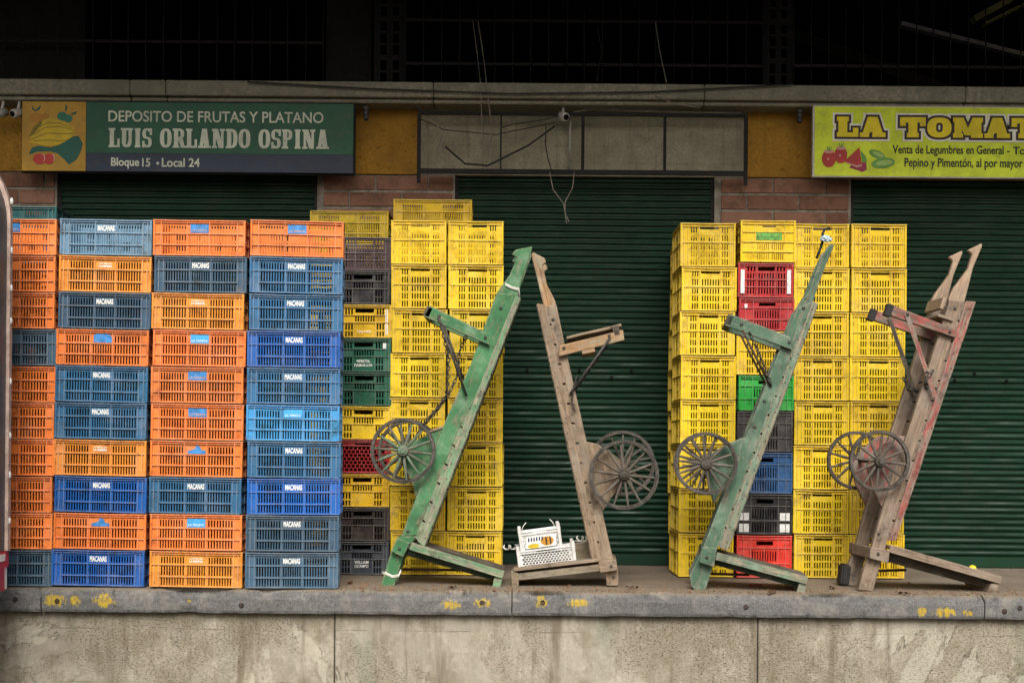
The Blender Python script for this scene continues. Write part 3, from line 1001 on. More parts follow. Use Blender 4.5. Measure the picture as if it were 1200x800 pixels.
for cx in (225, 320):
    flat(bm, px(ell(*zo(cx, 655), 7.5 if cx < 300 else 6.2, 6.3)), y - .0026 - cx * 1e-6, 5)
    flat(bm, px(ell(*zo(cx + 35, 645), 2.6, 4.2)), y - .0036, 6)
    flat(bm, px(ell(*zo(cx + 30, 648), 1.9, 4.0)), y - .0042, 5)
obj('fruit_painting', bm, [C['mango'], C['mangodark'], C['leafgreen'], C['orange'], C['teal'], C['tomato'], C['pink']], sg)


def sign_line(s, px0, px1, py0, py1, parent, pcx, pcy, mat, bold, yy=-.004):
    me = text_mesh(s, (px1 - px0) * k, (py1 - py0) * k, 0.001, bold, 'lettering', mat)
    return link('lettering', me, parent, (((px0 + px1) / 2 - pcx) * k, yy, (pcy - (py0 + py1) / 2) * k))




sign_line('DEPOSITO DE FRUTAS Y PLATANO', 127, 379, 130.5, 143.5, sg, 220, 161, C['letter'], 0.012)
sign_line('Bloque', 130.5, 163.5, 185.5, 198.5, sg, 220, 161, C['letter'], 0.022)
sign_line('15', 167, 176.5, 186, 196, sg, 220, 161, C['letter'], 0.022)
sign_line('•', 183.5, 187, 190, 193.5, sg, 220, 161, C['letter'], 0.0)
sign_line('Local 24', 190, 234.5, 185.5, 196, sg, 220, 161, C['letter'], 0.022)
W_ = dict(L=.60, U=.66, I=.40, S=.52, O=.64, R=.66, A=.70, N=.70, D=.64, P=.60)
adv = lambda w: sum(W_[ch] + .055 for ch in w)
words = 'LUIS ORLANDO OSPINA'.split()
hL = 22.5 * k
sxL = (387 - 127.5) * k / ((sum(adv(w) for w in words) + .76) * hL)
xw = fx(127.5)
for w in words:
    bm = bmesh.new()
    slab_text(bm, [(ch, W_[ch], W_[ch] + .055) for ch in w], 0, 0, hL, .23, .11, 0, -.004, 0, sxL)
    obj('lettering', bm, C['letter'], sg, (xw, 0, fz(173.5)))
    xw += (adv(w) + .38) * hL * sxL

s2, pc2, SW2, SH2 = sgn_root(954, 1246, 126, 207, 'lime green shop sign with outlined yellow lettering and painted vegetables')
gx = lambda px: (px - 1100) * k
gz = lambda py: (166.5 - py) * k
# the board hangs level, so its outline follows the camera roll in the photo
bm = bmesh.new(); box(bm, -SW2 / 2 + .004, SW2 / 2, 0, .03, -SH2 / 2, SH2 / 2); obj('lime_board', bm, C['lime'], s2)
bm = bmesh.new(); box(bm, -SW2 / 2 - .01, SW2 / 2, .004, .05, -SH2 / 2 - .008, SH2 / 2 + .008); obj('sign_edge', bm, M['white_plastic'], s2)
bm = bmesh.new()
W2 = dict(L=1.02, A=1.22, T=1.22, O=1.16, M=1.42)
items = []
for ch in 'LA TOMAT':
    if ch == ' ':
        c, w, a = items[-1]
        items[-1] = (c, w, a + .62)
    else: items.append((ch, W2[ch], W2[ch] + .075))
hT = 23.5 * k
s_x = (1185 - 980.5) * k / (sum(i[2] for i in items[:-1]) * hT)
for gI, (gw, mi) in enumerate(((.20, 0), (.115, 1), (.0, 2))):
    slab_text(bm, items, gx(980.5), gz(161.5), hT, .42, .22, gw, -.003 - .0018 * gI, mi, s_x)
obj('lettering', bm, [C['white'], C['brown'], C['sun']], s2)
sign_line('Venta de Legumbres en General', 1046, 1176, 170.5, 183.5, s2, 1100, 166.5, C['ink'], 0.016)
sign_line('-', 1180, 1183, 176.5, 178, s2, 1100, 166.5, C['ink'], 0.0)
sign_line('Tom', 1187, 1211, 171.5, 180.5, s2, 1100, 166.5, C['ink'], 0.016)
sign_line('Pepino y Pimentón, al por mayor y', 1060, 1206, 185.5, 199, s2, 1100, 166.5, C['ink'], 0.016)
bm = bmesh.new()
pxx = lambda pts: [(gx(x), gz(y)) for x, y in pts]
zo2 = lambda zx, zy: (950 + zx / 8.42, 120 + zy / 8.42)
for i, (cx, cy, rx, ry) in enumerate(((180, 565, 8.2, 10.2), (297, 530, 7.6, 9.5))):
    flat(bm, pxx(ell(*zo2(cx, cy), rx, ry)), -.004 - .001 * i, 0)
    flat(bm, pxx(ell(*zo2(cx, cy - 70), rx * .75, 2.2)), -.0055 - .001 * i, 1)
    flat(bm, pxx(ell(*zo2(cx - 8, cy + 5), 1.3, 1.3)), -.0065 - .001 * i, 1)
    for d in (-25, 0, 25): flat(bm, pxx([zo2(cx + d, cy - 120), zo2(cx + d + 8, cy - 120), zo2(cx + d * .3 + 4, cy - 75), zo2(cx + d * .3 - 4, cy - 75)]), -.008 - .001 * i, 2)
flat(bm, pxx([zo2(*p) for p in ((380, 650), (420, 600), (550, 600), (555, 670), (515, 695))]), -.0035, 3)
flat(bm, pxx([zo2(*p) for p in ((330, 590), (480, 450), (505, 620), (460, 640))]), -.0045, 4)
flat(bm, pxx([zo2(*p) for p in ((330, 592), (460, 632), (508, 615), (500, 640), (455, 650), (350, 605))]), -.0050, 1)
flat(bm, pxx([zo2(*p) for p in ((490, 480), (545, 540), (555, 600), (510, 600))]), -.0040, 2)
for i, (cx, cy, rx, ry, ro) in enumerate(((655, 520, 10.0, 4.6, 22), (715, 605, 13.8, 6.2, -8))):
    flat(bm, pxx(ell(*zo2(cx, cy), rx, ry, rot=ro)), -.004 - .001 * i, 2)
    flat(bm, pxx(ell(*zo2(cx + 10, cy - 2), rx * .72, ry * .5, rot=ro)), -.0062 - .001 * i, 5)
obj('vegetable_picture', bm, [C['tomato'], C['pink'], C['cuke'], C['magenta'], C['tomato'], C['cukelight']], s2)

# ------------------------------------------------------------------ crates


def plate(bm, x0, x1, z0, z1, holes, y0, y1, Mx):
    """sheet in x,z with rectangular holes, y0 (outer) to y1 (inner)"""
    xs = sorted({x0, x1} | {round(v, 5) for h in holes for v in h[:2]})
    zs = sorted({z0, z1} | {round(v, 5) for h in holes for v in h[2:]})
    nx, nz = len(xs) - 1, len(zs) - 1
    H = set()
    for h in holes:
        i0, i1 = xs.index(round(h[0], 5)), xs.index(round(h[1], 5))
        j0, j1 = zs.index(round(h[2], 5)), zs.index(round(h[3], 5))
        for i in range(i0, i1):
            for j in range(j0, j1): H.add((i, j))
    V = {}

    def v(i, j, s):
        if (i, j, s) not in V: V[(i, j, s)] = bm.verts.new(Mx @ Vector((xs[i], (y0, y1)[s], zs[j])))
        return V[(i, j, s)]
    full = lambda i, j: 0 <= i < nx and 0 <= j < nz and (i, j) not in H
    for i in range(nx):
        for j in range(nz):
            if not full(i, j): continue
            bm.faces.new((v(i, j, 0), v(i + 1, j, 0), v(i + 1, j + 1, 0), v(i, j + 1, 0)))
            bm.faces.new((v(i, j, 1), v(i, j + 1, 1), v(i + 1, j + 1, 1), v(i + 1, j, 1)))
            if not full(i - 1, j): bm.faces.new((v(i, j, 0), v(i, j + 1, 0), v(i, j + 1, 1), v(i, j, 1)))
            if not full(i + 1, j): bm.faces.new((v(i + 1, j, 0), v(i + 1, j, 1), v(i + 1, j + 1, 1), v(i + 1, j + 1, 0)))
            if not full(i, j - 1): bm.faces.new((v(i, j, 0), v(i, j, 1), v(i + 1, j, 1), v(i + 1, j, 0)))
            if not full(i, j + 1): bm.faces.new((v(i, j + 1, 0), v(i + 1, j + 1, 0), v(i + 1, j + 1, 1), v(i, j + 1, 1)))


def slots(x0, x1, n, t0, t1, duty=0.56):
    p = (x1 - x0) / n
    return [(x0 + p * i + p * (1 - duty) / 2, x0 + p * i + p * (1 + duty) / 2, t0, t1) for i in range(n)]


def spec_long():
    h = []
    for t0, t1, mid in ((.15, .335, False), (.40, .665, True), (.735, .935, True)):
        h += slots(.115, .375, 9, t0, t1)
        h += slots(.625, .885, 9, t0, t1)
        if mid: h += slots(.40, .60, 8, t0, t1)
    return dict(holes=h, hr=[(.37, 0, 1), (.70, .10, .90), (.965, 0, 1)], vr=[(.05, .08, .97, .006), (.10, .08, .97, .006), (.387, .0, .97, .004), (.612, .0, .97, .004), (.90, .08, .97, .006), (.95, .08, .97, .006)])


def spec_sticker():
    h = []
    for t0, t1, mid in ((.155, .345, False), (.415, .65, True), (.72, .935, True)):
        h += slots(.10, .36, 9, t0, t1, .55)
        h += slots(.62, .90, 9, t0, t1, .55)
        if mid: h += slots(.385, .60, 8, t0, t1, .55)
    return dict(holes=h, hr=[(.38, 0, 1), (.685, 0, 1), (.965, 0, 1)], vr=[(.012, 0, .97, .004), (.088, 0, .97, .005), (.372, 0, .97, .004), (.61, 0, .97, .004), (.912, 0, .97, .005), (.988, 0, .97, .004)])


def spec_tall():
    h = [(.355, .695, .055, .135)]
    for t0, t1 in ((.075, .215), (.265, .405), (.475, .595), (.635, .765), (.81, .945)):
        h += slots(.185, .315, 3, t0, t1, .5)
        h += slots(.745, .875, 3, t0, t1, .5)
        if t0 > .2: h += slots(.36, .695, 7, t0, t1, .5)
    return dict(holes=h, hr=[(.44, 0, 1), (.97, 0, 1)], vr=[(.04, .05, .98, .006), (.075, .05, .98, .004), (.145, .05, .98, .004), (.34, .05, .98, .004), (.715, .05, .98, .004), (.905, .05, .98, .004), (.94, .05, .98, .004), (.97, .05, .98, .006)])


def spec_handle():
    h = [(.33, .67, .115, .215), (.342, .658, .215, .235)]
    h += slots(.14, .30, 3, .11, .31) + slots(.71, .86, 3, .11, .31) + slots(.32, .69, 8, .33, .50)
    for t0, t1 in ((.57, .74), (.79, .94)): h += slots(.14, .30, 3, t0, t1) + slots(.71, .86, 3, t0, t1)
    return dict(holes=h, hr=[(.53, 0, 1), (.31, .13, .87), (.965, 0, 1)], vr=[(.045, .05, .97, .005), (.105, .05, .97, .004), (.31, .53, .97, .005), (.70, .53, .97, .005), (.895, .05, .97, .004), (.955, .05, .97, .005)])


def spec_ribbed():
    h = [(.36, .66, .13, .225)]
    for t0, t1 in ((.36, .60), (.70, .93)): h += slots(.27, .73, 10, t0, t1, .45)
    return dict(holes=h, hr=[(.29, 0, 1), (.65, 0, 1), (.965, 0, 1)], vr=[(.03, 0, .97, .004), (.12, 0, .97, .004), (.255, 0, .97, .004), (.50, .3, .97, .004), (.745, 0, .97, .004), (.88, 0, .97, .004), (.97, 0, .97, .004)])


def spec_grid():
    h = [(.36, .66, .10, .21)]
    for t0, t1 in ((.27, .44), (.49, .66), (.71, .88)): h += slots(.16, .86, 14, t0, t1, .5)
    h += slots(.16, .33, 3, .09, .22) + slots(.69, .86, 3, .09, .22)
    return dict(holes=h, hr=[(.57 + .11, .1, .9), (.465, 0.1, .9), (.965, 0, 1)], vr=[(.03, 0, .97, .004), (.11, .05, .97, .004), (.34, .05, .97, .004), (.68, .05, .97, .004), (.89, .05, .97, .004), (.97, 0, .97, .004)])


def spec_lattice(nx=11, nz=7):
    h = [(.34, .66, .07, .15)]
    for j in range(nz):
        t0 = .19 + .75 * j / nz
        o = .5 if j % 2 else 0
        for i in range(nx - (1 if j % 2 else 0)):
            x = .08 + .84 * (i + o) / nx
            h.append((x + .009, x + .84 / nx - .009, t0 + .008, t0 + .75 / nz - .012))
    return dict(holes=h, hr=[(.17, 0, 1), (.97, 0, 1)], vr=[(.03, 0, .97, .005), (.97, 0, .97, .005)])


def spec_display():
    h = [(.40, .64, .115, .15)]
    for t0, t1 in ((.53, .69), (.765, .92)): h += slots(.30, .53, 6, t0, t1, .45) + slots(.56, .79, 6, t0, t1, .45)
    return dict(holes=h, hr=[(.27, 0, 1), (.505, 0, 1), (.735, 0, 1), (.965, 0, 1)], vr=[(.03, 0, .97, .004), (.27, 0, .5, .004), (.80, 0, .5, .004), (.97, 0, .97, .004)])


SPEC = dict(long=spec_long(), sticker=spec_sticker(), tall=spec_tall(), handle=spec_handle(), ribbed=spec_ribbed(), grid=spec_grid(), lattice=spec_lattice(), display=spec_display(), basket=spec_lattice(15, 6))
_cr = {}
INS, TH = 0.013, 0.009


def crate_meshes(kind, W, D, H, var=0):
    key = (kind, W, D, H, var)
    if key in _cr: return _cr[key]
    sp = SPEC[kind]
    bm = bmesh.new()
    zlo = 0.005
    lip = 0.026 if H > .28 else 0.02
    for a, (w, d) in enumerate(((W, D), (D, W), (W, D), (D, W))):
        Mx = Matrix.Rotation(a * math.pi / 2, 4, 'Z')
        hw = w / 2 - INS - (TH + .0005 if a % 2 else 0)
        X = lambda u: (u - .5) * w
        Z = lambda t: H * (1 - t)
        holes = [(X(h[0]), X(h[1]), Z(h[3]), Z(h[2])) for h in sp['holes']]
        yo = -d / 2 + INS
        plate(bm, -hw, hw, zlo, H - .004, holes, yo, yo + TH, Mx)
        for t, u0, u1 in sp['hr']:
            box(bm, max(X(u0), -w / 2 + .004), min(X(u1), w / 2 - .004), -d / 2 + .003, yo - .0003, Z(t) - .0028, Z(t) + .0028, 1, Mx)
        for u, t0, t1, tw in sp['vr']:
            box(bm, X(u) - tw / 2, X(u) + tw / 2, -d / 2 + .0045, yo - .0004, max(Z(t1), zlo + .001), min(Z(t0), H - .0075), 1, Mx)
        # corner post: closes the edge
        box(bm, -w / 2 + .002, -w / 2 + INS + .001, -d / 2 + .002, -d / 2 + INS + .001, zlo + .002, H - .007, 0, Mx)
    box(bm, -W / 2 + INS + TH + .001, W / 2 - INS - TH - .001, -D / 2 + INS + TH + .001, D / 2 - INS - TH - .001, .006, .010)

    def sag(bm):
        if not var: return
        for v in bm.verts:
            x, y, z = v.co
            u, w, t = 2 * x / W, 2 * y / D, z / H
            k = mnoise.noise(Vector((x * 5 + var * 9.1, y * 5, z * 6)))
            bulge = (.5 + .5 * k) * .0028 * t * (.6 if var % 2 else -1)
            if abs(w) > abs(u): v.co.y += math.copysign(bulge * (1 - u * u), y)
            else: v.co.x += math.copysign(bulge * (1 - w * w), x)
            v.co.z += (mnoise.noise(Vector((x * 4, y * 4, var * 3.3))) * .0035 - .0025 * (1 - u * u)) * t
    sag(bm)
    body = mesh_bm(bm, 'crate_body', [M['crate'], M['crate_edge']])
    bm = bmesh.new()

    def ring(z0, z1, o, i):
        for a, (w, d) in enumerate(((W, D), (D, W), (W, D), (D, W))):
            Mx = Matrix.Rotation(a * math.pi / 2, 4, 'Z')
            ww = w / 2 - o - (0 if a % 2 == 0 else i - o)
            box(bm, -ww, ww, -d / 2 + o, -d / 2 + i, z0, z1, 0, Mx)
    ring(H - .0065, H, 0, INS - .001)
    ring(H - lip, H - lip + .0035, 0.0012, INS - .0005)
    bmesh.ops.subdivide_edges(bm, edges=[e for e in bm.edges if e.calc_length() > .1], cuts=6)
    sag(bm)
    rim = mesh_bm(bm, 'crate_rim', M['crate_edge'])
    _cr[key] = (body, rim)
    return _cr[key]


TXT = {}


def decal_text(key, lines, w, h, bold, mat):
    if key not in TXT:
        TXT[key] = text_mesh(lines, w, h, .0006, bold, 'lettering', mat)
    return TXT[key]


BLUE_ST = plain('blue_sticker', (0.03, 0.20, 0.50), 0.5, var=0.3, scale=25, dirt=(0.30, 0.30, 0.30))
BLUE_RAG = None
SKY_ST = plain('sky_sticker', (0.05, 0.33, 0.68), 0.5, var=0.2, scale=20)
GREEN_ST = plain('green_sticker', (0.09, 0.30, 0.05), 0.5, var=0.6, scale=30, dirt=(0.65, 0.55, 0.12))
GREY_ST = plain('white_sticker', (0.62, 0.63, 0.62), 0.5, var=0.2, scale=40, dirt=(0.2, 0.2, 0.22))
ORANGE_PR = plain('orange_print', (0.62, 0.30, 0.10), 0.6)
DEC = {}


def decal_quad(key, pts, mat):
    if key not in DEC:
        bm = bmesh.new()
        prism(bm, pts, -.0007, .0005)
        DEC[key] = mesh_bm(bm, 'sticker', mat)
    return DEC[key]


def crate(kind, dims, color, loc, rot, label, cat, group, decal=None):
    W, D, H = dims
    body, rim = crate_meshes(kind, W, D, H, RND.randint(0, 3))
    t = tag(empty('plastic_crate', loc, rot), label, cat, group)
    v = RND.uniform(.84, 1.1)
    for nm, me in (('body', body), ('rim', rim)):
        o = link(nm, me, t)
        o.color = (*[min(1, c * v * RND.uniform(.97, 1.03)) for c in color], 1)
    yf = -D / 2 + INS - .0038
    if decal == 'stencil':
        link('lettering', decal_text('mac', 'MACANAS', .108, .036, .028, M['white_print']), t, (RND.uniform(-.004, .004), yf, H * .76))
    elif decal == 'stencil2':
        link('lettering', decal_text('prim1', 'COMERCIAL', .086, .0125, .02, M['pale_print']), t, (0, yf, H * .80))
        link('lettering', decal_text('prim2', 'LA PRIMERA', .086, .0145, .025, M['white_print']), t, (0, yf, H * .725))
    elif decal in ('sticker', 'worn_sticker', 'half_sticker', 'sky_sticker'):
        w, h = .118, .055
        if decal == 'half_sticker': pts = [(-w / 2, -h / 2), (w / 2, -h / 2), (w / 2, -h * .12), (w * .25, -h * .02), (w * .18, h * .35), (-w * .02, h * .5), (-w * .10, h * .05), (-w * .45, -h * .15)]
        elif decal == 'worn_sticker': pts = [(-w / 2, -h / 2), (w / 2, -h / 2), (w / 2, h * .1), (w * .4, h * .4), (w * .2, h / 2), (-w * .3, h / 2), (-w / 2, h * .35)]
        else: pts = [(-w / 2, -h / 2), (w / 2, -h / 2), (w / 2, h / 2), (-w / 2, h / 2)]
        s = link('sticker', decal_quad(decal, pts, SKY_ST if decal == 'sky_sticker' else BLUE_ST), t, (0, yf, H * .765))
        if decal in ('sticker', 'sky_sticker'):
            link('lettering', decal_text('st' + decal, 'LA TRINITA', .10, .013, .0, ORANGE_PR if decal == 'sticker' else M['white_print']), s, (0, -.0012, -.012))
    elif decal == 'name':
        link('lettering', decal_text('nm1', 'WILLIAM', .10, .022, .02, GREY_ST), t, (.0, yf, H * .38))
        link('lettering', decal_text('nm2', 'OCAMPO', .10, .022, .02, GREY_ST), t, (.0, yf, H * .26))
    elif decal == 'dairy':
        link('lettering', decal_text('gn1', 'HERCOL', .095, .019, .02, M['white_print']), t, (.0, yf, H * .33))
        link('lettering', decal_text('gn2', 'FABULUX', .13, .019, .02, M['white_print']), t, (.0, yf, H * .21))
        link('sticker', decal_quad('tiny', [(-.012, -.02), (.012, -.02), (.012, .02), (-.012, .02)], GREY_ST), t, (.15, yf - .009, H * .78))
    elif decal == 'side_strip':
        link('sticker', decal_quad('strip', [(-.009, -.09), (.009, -.09), (.009, .09), (-.009, .09)], GREY_ST), t, (.158, yf, H * .48))
        link('lettering', decal_text('yl', 'FRUVER', .10, .016, .02, M['pale_print']), t, (0, yf, H * .2))
    elif decal == 'fruit_label':
        link('label', decal_quad('fl', [(-.092, -.030), (.092, -.030), (.092, .030), (-.092, .030)], GREEN_ST), t, (.008, yf, H * .64))
    elif decal == 'white_corners':
        for x in (-.165, .165): link('sticker', decal_quad('wc', [(-.014, -.085), (.014, -.085), (.014, .085), (-.014, .085)], GREY_ST), t, (x, yf - .010, H * .47))
    elif decal == 'patches':
        for x in (-.145, .145):
            for z in (.40, .13): link('sticker', decal_quad('pt', [(-.035, -.03), (.035, -.03), (.035, .03), (-.035, .03)], GREY_ST), t, (x, yf, H * z + .012))
    elif decal == 'tag':
        link('sticker', decal_quad('tg', [(-.010, -.014), (.010, -.014), (.010, .014), (-.010, .014)], GREY_ST), t, (-.15, yf - .009, H * .76))
    return t


ORD = ['topmost', 'second from top', 'third from top', 'fourth from top', 'fifth from top', 'sixth from top', 'seventh from top', 'eighth from top', 'ninth from top', 'tenth from top', 'eleventh from top']
SLATE, STEEL, ROYAL, PALE, SKYB = (0.048, 0.105, 0.17), (0.032, 0.135, 0.275), (0.010, 0.105, 0.40), (0.13, 0.24, 0.36), (0.05, 0.27, 0.56)
ORA, AMB, YEL = (0.74, 0.205, 0.042), (0.70, 0.27, 0.036), (0.70, 0.495, 0.013)
NAMES = {SLATE: 'slate blue', STEEL: 'steel blue', ROYAL: 'royal blue', PALE: 'faded blue', SKYB: 'sky blue', ORA: 'orange', AMB: 'amber orange', YEL: 'yellow'}
DW = {'stencil': ' with white lettering', 'stencil2': ' with pale print', 'sticker': ' with blue sticker', 'worn_sticker': ' with worn blue sticker', 'half_sticker': ' with torn blue sticker', 'sky_sticker': ' with pale sticker',
      'name': ' with two-line white name', 'dairy': ' with white print and tag', 'side_strip': ' with pale strip', 'fruit_label': ' with green fruit label', 'white_corners': ' with white corner strips', 'patches': ' with white patches', 'tag': ' with white tag', None: ''}


def stack(px, py, Y, W, D, items, where, group, tilt=0.0, yaw=0.0, jit=1.0):
    """items from top to bottom: (kind, colour, decal, pitch[, colour name])"""
    x = at(px, py, Y).x
    zs, z = [], 0.0
    for it in items[::-1]:
        zs.append(z)
        z += it[3]
    zs = zs[::-1]
    x -= math.sin(tilt) * (EYE - (py - 522) / F * Y)
    z0 = abs(math.sin(tilt)) * W / 2 + .0015
    for i, it in enumerate(items):
        kind, col, dec, pitch = it[:4]
        nm = it[4] if len(it) > 4 else NAMES[col]
        base = Vector((x + math.sin(tilt) * zs[i], Y + D / 2, z0 + math.cos(tilt) * zs[i]))
        base.x += RND.uniform(-.008, .008) * jit
        base.y += RND.uniform(-.006, .006) * jit
        pos = ORD[i] if i < len(items) - 1 else 'lowest'
        crate(kind, (W, D, round(pitch - .002, 4)), col, base, (rad(RND.uniform(-.15, .15)), tilt + rad(RND.uniform(-.22, .22)) * jit, yaw + rad(RND.uniform(-1.1, 1.1)) * jit), f'{nm} crate{DW[dec]}, {pos} in {where}', 'crate', group, dec)


P = .2365
L_ = lambda c: ('long', c, 'stencil', P)
O1 = ('long', AMB, 'stencil2', P)
O2 = lambda d='sticker': ('sticker', ORA, d, P)
G1 = 'blue and orange crates stacked along the kerb'
stack(10, 470, 9.5, .597, .397, [O2()] + [O2(None)] * 2 + [('long', SLATE, None, P)] + [O2(None)] * 5 + [('long', SLATE, None, P)], 'the stack beside the truck', G1, rad(.35))
stack(119, 470, 9.5, .597, .397, [L_(PALE), O1, L_(SLATE), O2('worn_sticker'), L_(STEEL), L_(STEEL), O1, L_(ROYAL), O2('half_sticker'), L_(ROYAL)], 'the second stack from the truck', G1, rad(.85))
stack(231.5, 470, 9.48, .597, .397, [O2(), L_(SLATE), O1, O2('sky_sticker'), O2(), O2(), O2('half_sticker'), L_(STEEL), O2('sky_sticker'), O1], 'the third stack from the truck', G1, rad(.5))
stack(342.5, 470, 9.48, .597, .397, [O2(), L_(STEEL), L_(STEEL), L_(ROYAL), L_(STEEL), ('sticker', SKYB, 'sky_sticker', P), L_(STEEL), L_(ROYAL), L_(SLATE), L_(SLATE)], 'the fourth stack from the truck', G1, rad(.3), rad(4.5))
TEAL = (0.012, 0.12, 0.13)
stack(16, 300, 10.45, .597, .397, [('long', TEAL, None, P, 'dark teal'), ('sticker', STEEL, None, P)] + [('sticker', ORA, None, P)] * 9, 'the back stack behind the truck-side stack', G1)
# mixed stack
YEL2 = (0.66, 0.42, 0.012)
BRN, BLK, DGR, GRY, RED = (0.055, 0.035, 0.04), (0.016, 0.016, 0.020), (0.010, 0.095, 0.055), (0.035, 0.045, 0.06), (0.40, 0.018, 0.022)
q = .2415
G2 = 'mixed fruit crates with handle slots'
stack(425, 470, 10.55, .397, .597, [('grid', BRN, None, q, 'dull plum'), ('handle', BLK, None, q, 'black'), ('handle', YEL2, 'side_strip', q, 'mustard yellow'), ('handle', DGR, 'dairy', q, 'dark green'), ('handle', DGR, None, q, 'dark green'),
      ('handle', YEL, None, q), ('lattice', RED, None, q, 'crimson lattice'), ('handle', YEL2, None, q, 'mustard yellow'), ('handle', (0.03, 0.022, 0.022), None, q, 'dark brown'), ('handle', GRY, 'name', q, 'dark grey')],
      'the left mixed stack', G2)
# yellow stacks, left group
T = .317
Cc = ('tall', YEL, None, T)
G3 = 'tall yellow crates stacked by the shutters'
stack(489.5, 470, 10.55, .397, .597, [Cc] * 8, 'the left stack behind the bright green cart', G3, rad(-.1))
stack(557, 470, 10.55, .397, .597, [Cc] * 8, 'the right stack behind the bright green cart', G3, rad(-.05))
YD = (0.56, 0.40, 0.015)
G4 = 'yellow crates in the back row against the wall'
stack(410, 262, 11.16, .597, .397, [('long', YD, None, .2452, 'dull yellow')] * 11, 'the back stack behind the mixed stack', G4)
stack(508, 245, 11.16, .597, .397, [('long', YD, None, .2536, 'dull yellow')] * 11, 'the back stack behind the left yellow stacks', G4)
# right group
stack(829, 470, 10.55, .397, .597, [Cc] * 8, 'the front stack left of the dull green cart', G3, rad(.05))
stack(836, 470, 11.17, .597, .397, [Cc] * 7 + [('ribbed', BLK, None, .25, 'black')], 'the back stack left of the dull green cart', G3)
stack(897, 470, 10.53, .397, .597, [('display', (0.85, 0.58, 0.012), 'fruit_label', .305, 'bright yellow'), ('grid', (0.38, 0.02, 0.025), 'white_corners', .25, 'dark red'), ('ribbed', (0.38, 0.02, 0.025), 'tag', .235, 'dark red'), ('tall', YEL, None, T),
      ('ribbed', (0.02, 0.33, 0.045), None, .255, 'bright green'), ('ribbed', (0.045, 0.043, 0.045), None, .292, 'charcoal grey'), ('ribbed', (0.02, 0.10, 0.27), None, .298, 'blue'), ('ribbed', BLK, 'patches', .292, 'black'), ('ribbed', (0.62, 0.035, 0.02), None, .31, 'bright red')],
      'the right mixed stack', G2, rad(.1))
stack(962.5, 470, 10.55, .397, .597, [Cc] * 8, 'the stack right of the dull green cart', G3, rad(.05))
stack(1029, 470, 10.55, .397, .597, [Cc] * 8, 'the rightmost yellow stack, behind the brown cart', G3, rad(.1))

# ------------------------------------------------------------------ upright hand carts


def frame_of(p0, p1):
    d = Vector(p1) - Vector(p0)
    return math.atan2(d.y, d.x)


def wood(name, pts, y0, y1, ang, mat, parent, bev=.004, wob=.002):
    """timber with outline pts (x,z) between depths y0,y1; grain along ang"""
    o = Vector(pts[0])
    c, s = math.cos(-ang), math.sin(-ang)
    loc = [((x - o.x) * c - (z - o.y) * s, (x - o.x) * s + (z - o.y) * c) for x, z in pts]
    bm = bmesh.new()
    prism(bm, loc, y0, y1)
    bevel(bm, bev, 1)
    return obj(name, bm, mat, parent, (o.x, 0, o.y), (0, -ang, 0))


def bar(name, p0, p1, wid, y0, y1, mat, parent, bev=.004):
    ang = frame_of(p0, p1)
    L = (Vector(p1) - Vector(p0)).length
    bm = bmesh.new()
    box(bm, 0, L, y0, y1, -wid / 2, wid / 2)
    # worn faces: cut along the length and nudge
    n = max(1, int(L / .12))
    for i in range(1, n):
        bmesh.ops.bisect_plane(bm, geom=bm.verts[:] + bm.edges[:] + bm.faces[:], plane_co=(L * i / n, 0, 0), plane_no=(1, 0, 0))
    for v in bm.verts:
        if 0.01 < v.co.x < L - .01:
            v.co.z += RND.uniform(-.0025, .0025)
            v.co.y += RND.uniform(-.0015, .0015)
    bevel(bm, bev)
    return obj(name, bm, mat, parent, (p0[0], 0, p0[1]), (0, -ang, 0))


def chain(name, pts, mat, parent, link_len=.034, r=.0045):
    bm = bmesh.new()
    P = [Vector(p) for p in pts]
    seg = []
    for a, b in zip(P, P[1:]):
        n = max(1, int((b - a).length / (link_len * .72)))
        for i in range(n): seg.append((a.lerp(b, (i + .5) / n), (b - a).normalized()))
    for i, (c, d) in enumerate(seg):
        qx = d.to_track_quat('X', 'Z').to_matrix().to_4x4()
        Mx = Matrix.Translation(c) @ qx @ Matrix.Rotation(rad(90) * (i % 2) + RND.uniform(-.3, .3), 4, 'X')
        n = 10
        ring = [Mx @ Vector((math.cos(2 * math.pi * k / n) * link_len * .5, math.sin(2 * math.pi * k / n) * link_len * .3, 0)) for k in range(n)]
        rr = []
        for k in range(n):
            t = (ring[(k + 1) % n] - ring[k - 1]).normalized()
            u = (ring[k] - c).normalized()
            w = t.cross(u).normalized()
            rr.append([bm.verts.new(ring[k] + r * (math.cos(a) * u + math.sin(a) * w)) for a in (0, math.pi / 2, math.pi, 3 * math.pi / 2)])
        for k in range(n):
            A, B = rr[k], rr[(k + 1) % n]
            for m in range(4): bm.faces.new((A[m], A[(m + 1) % 4], B[(m + 1) % 4], B[m]))
    return obj(name, bm, mat, parent, smooth=True)


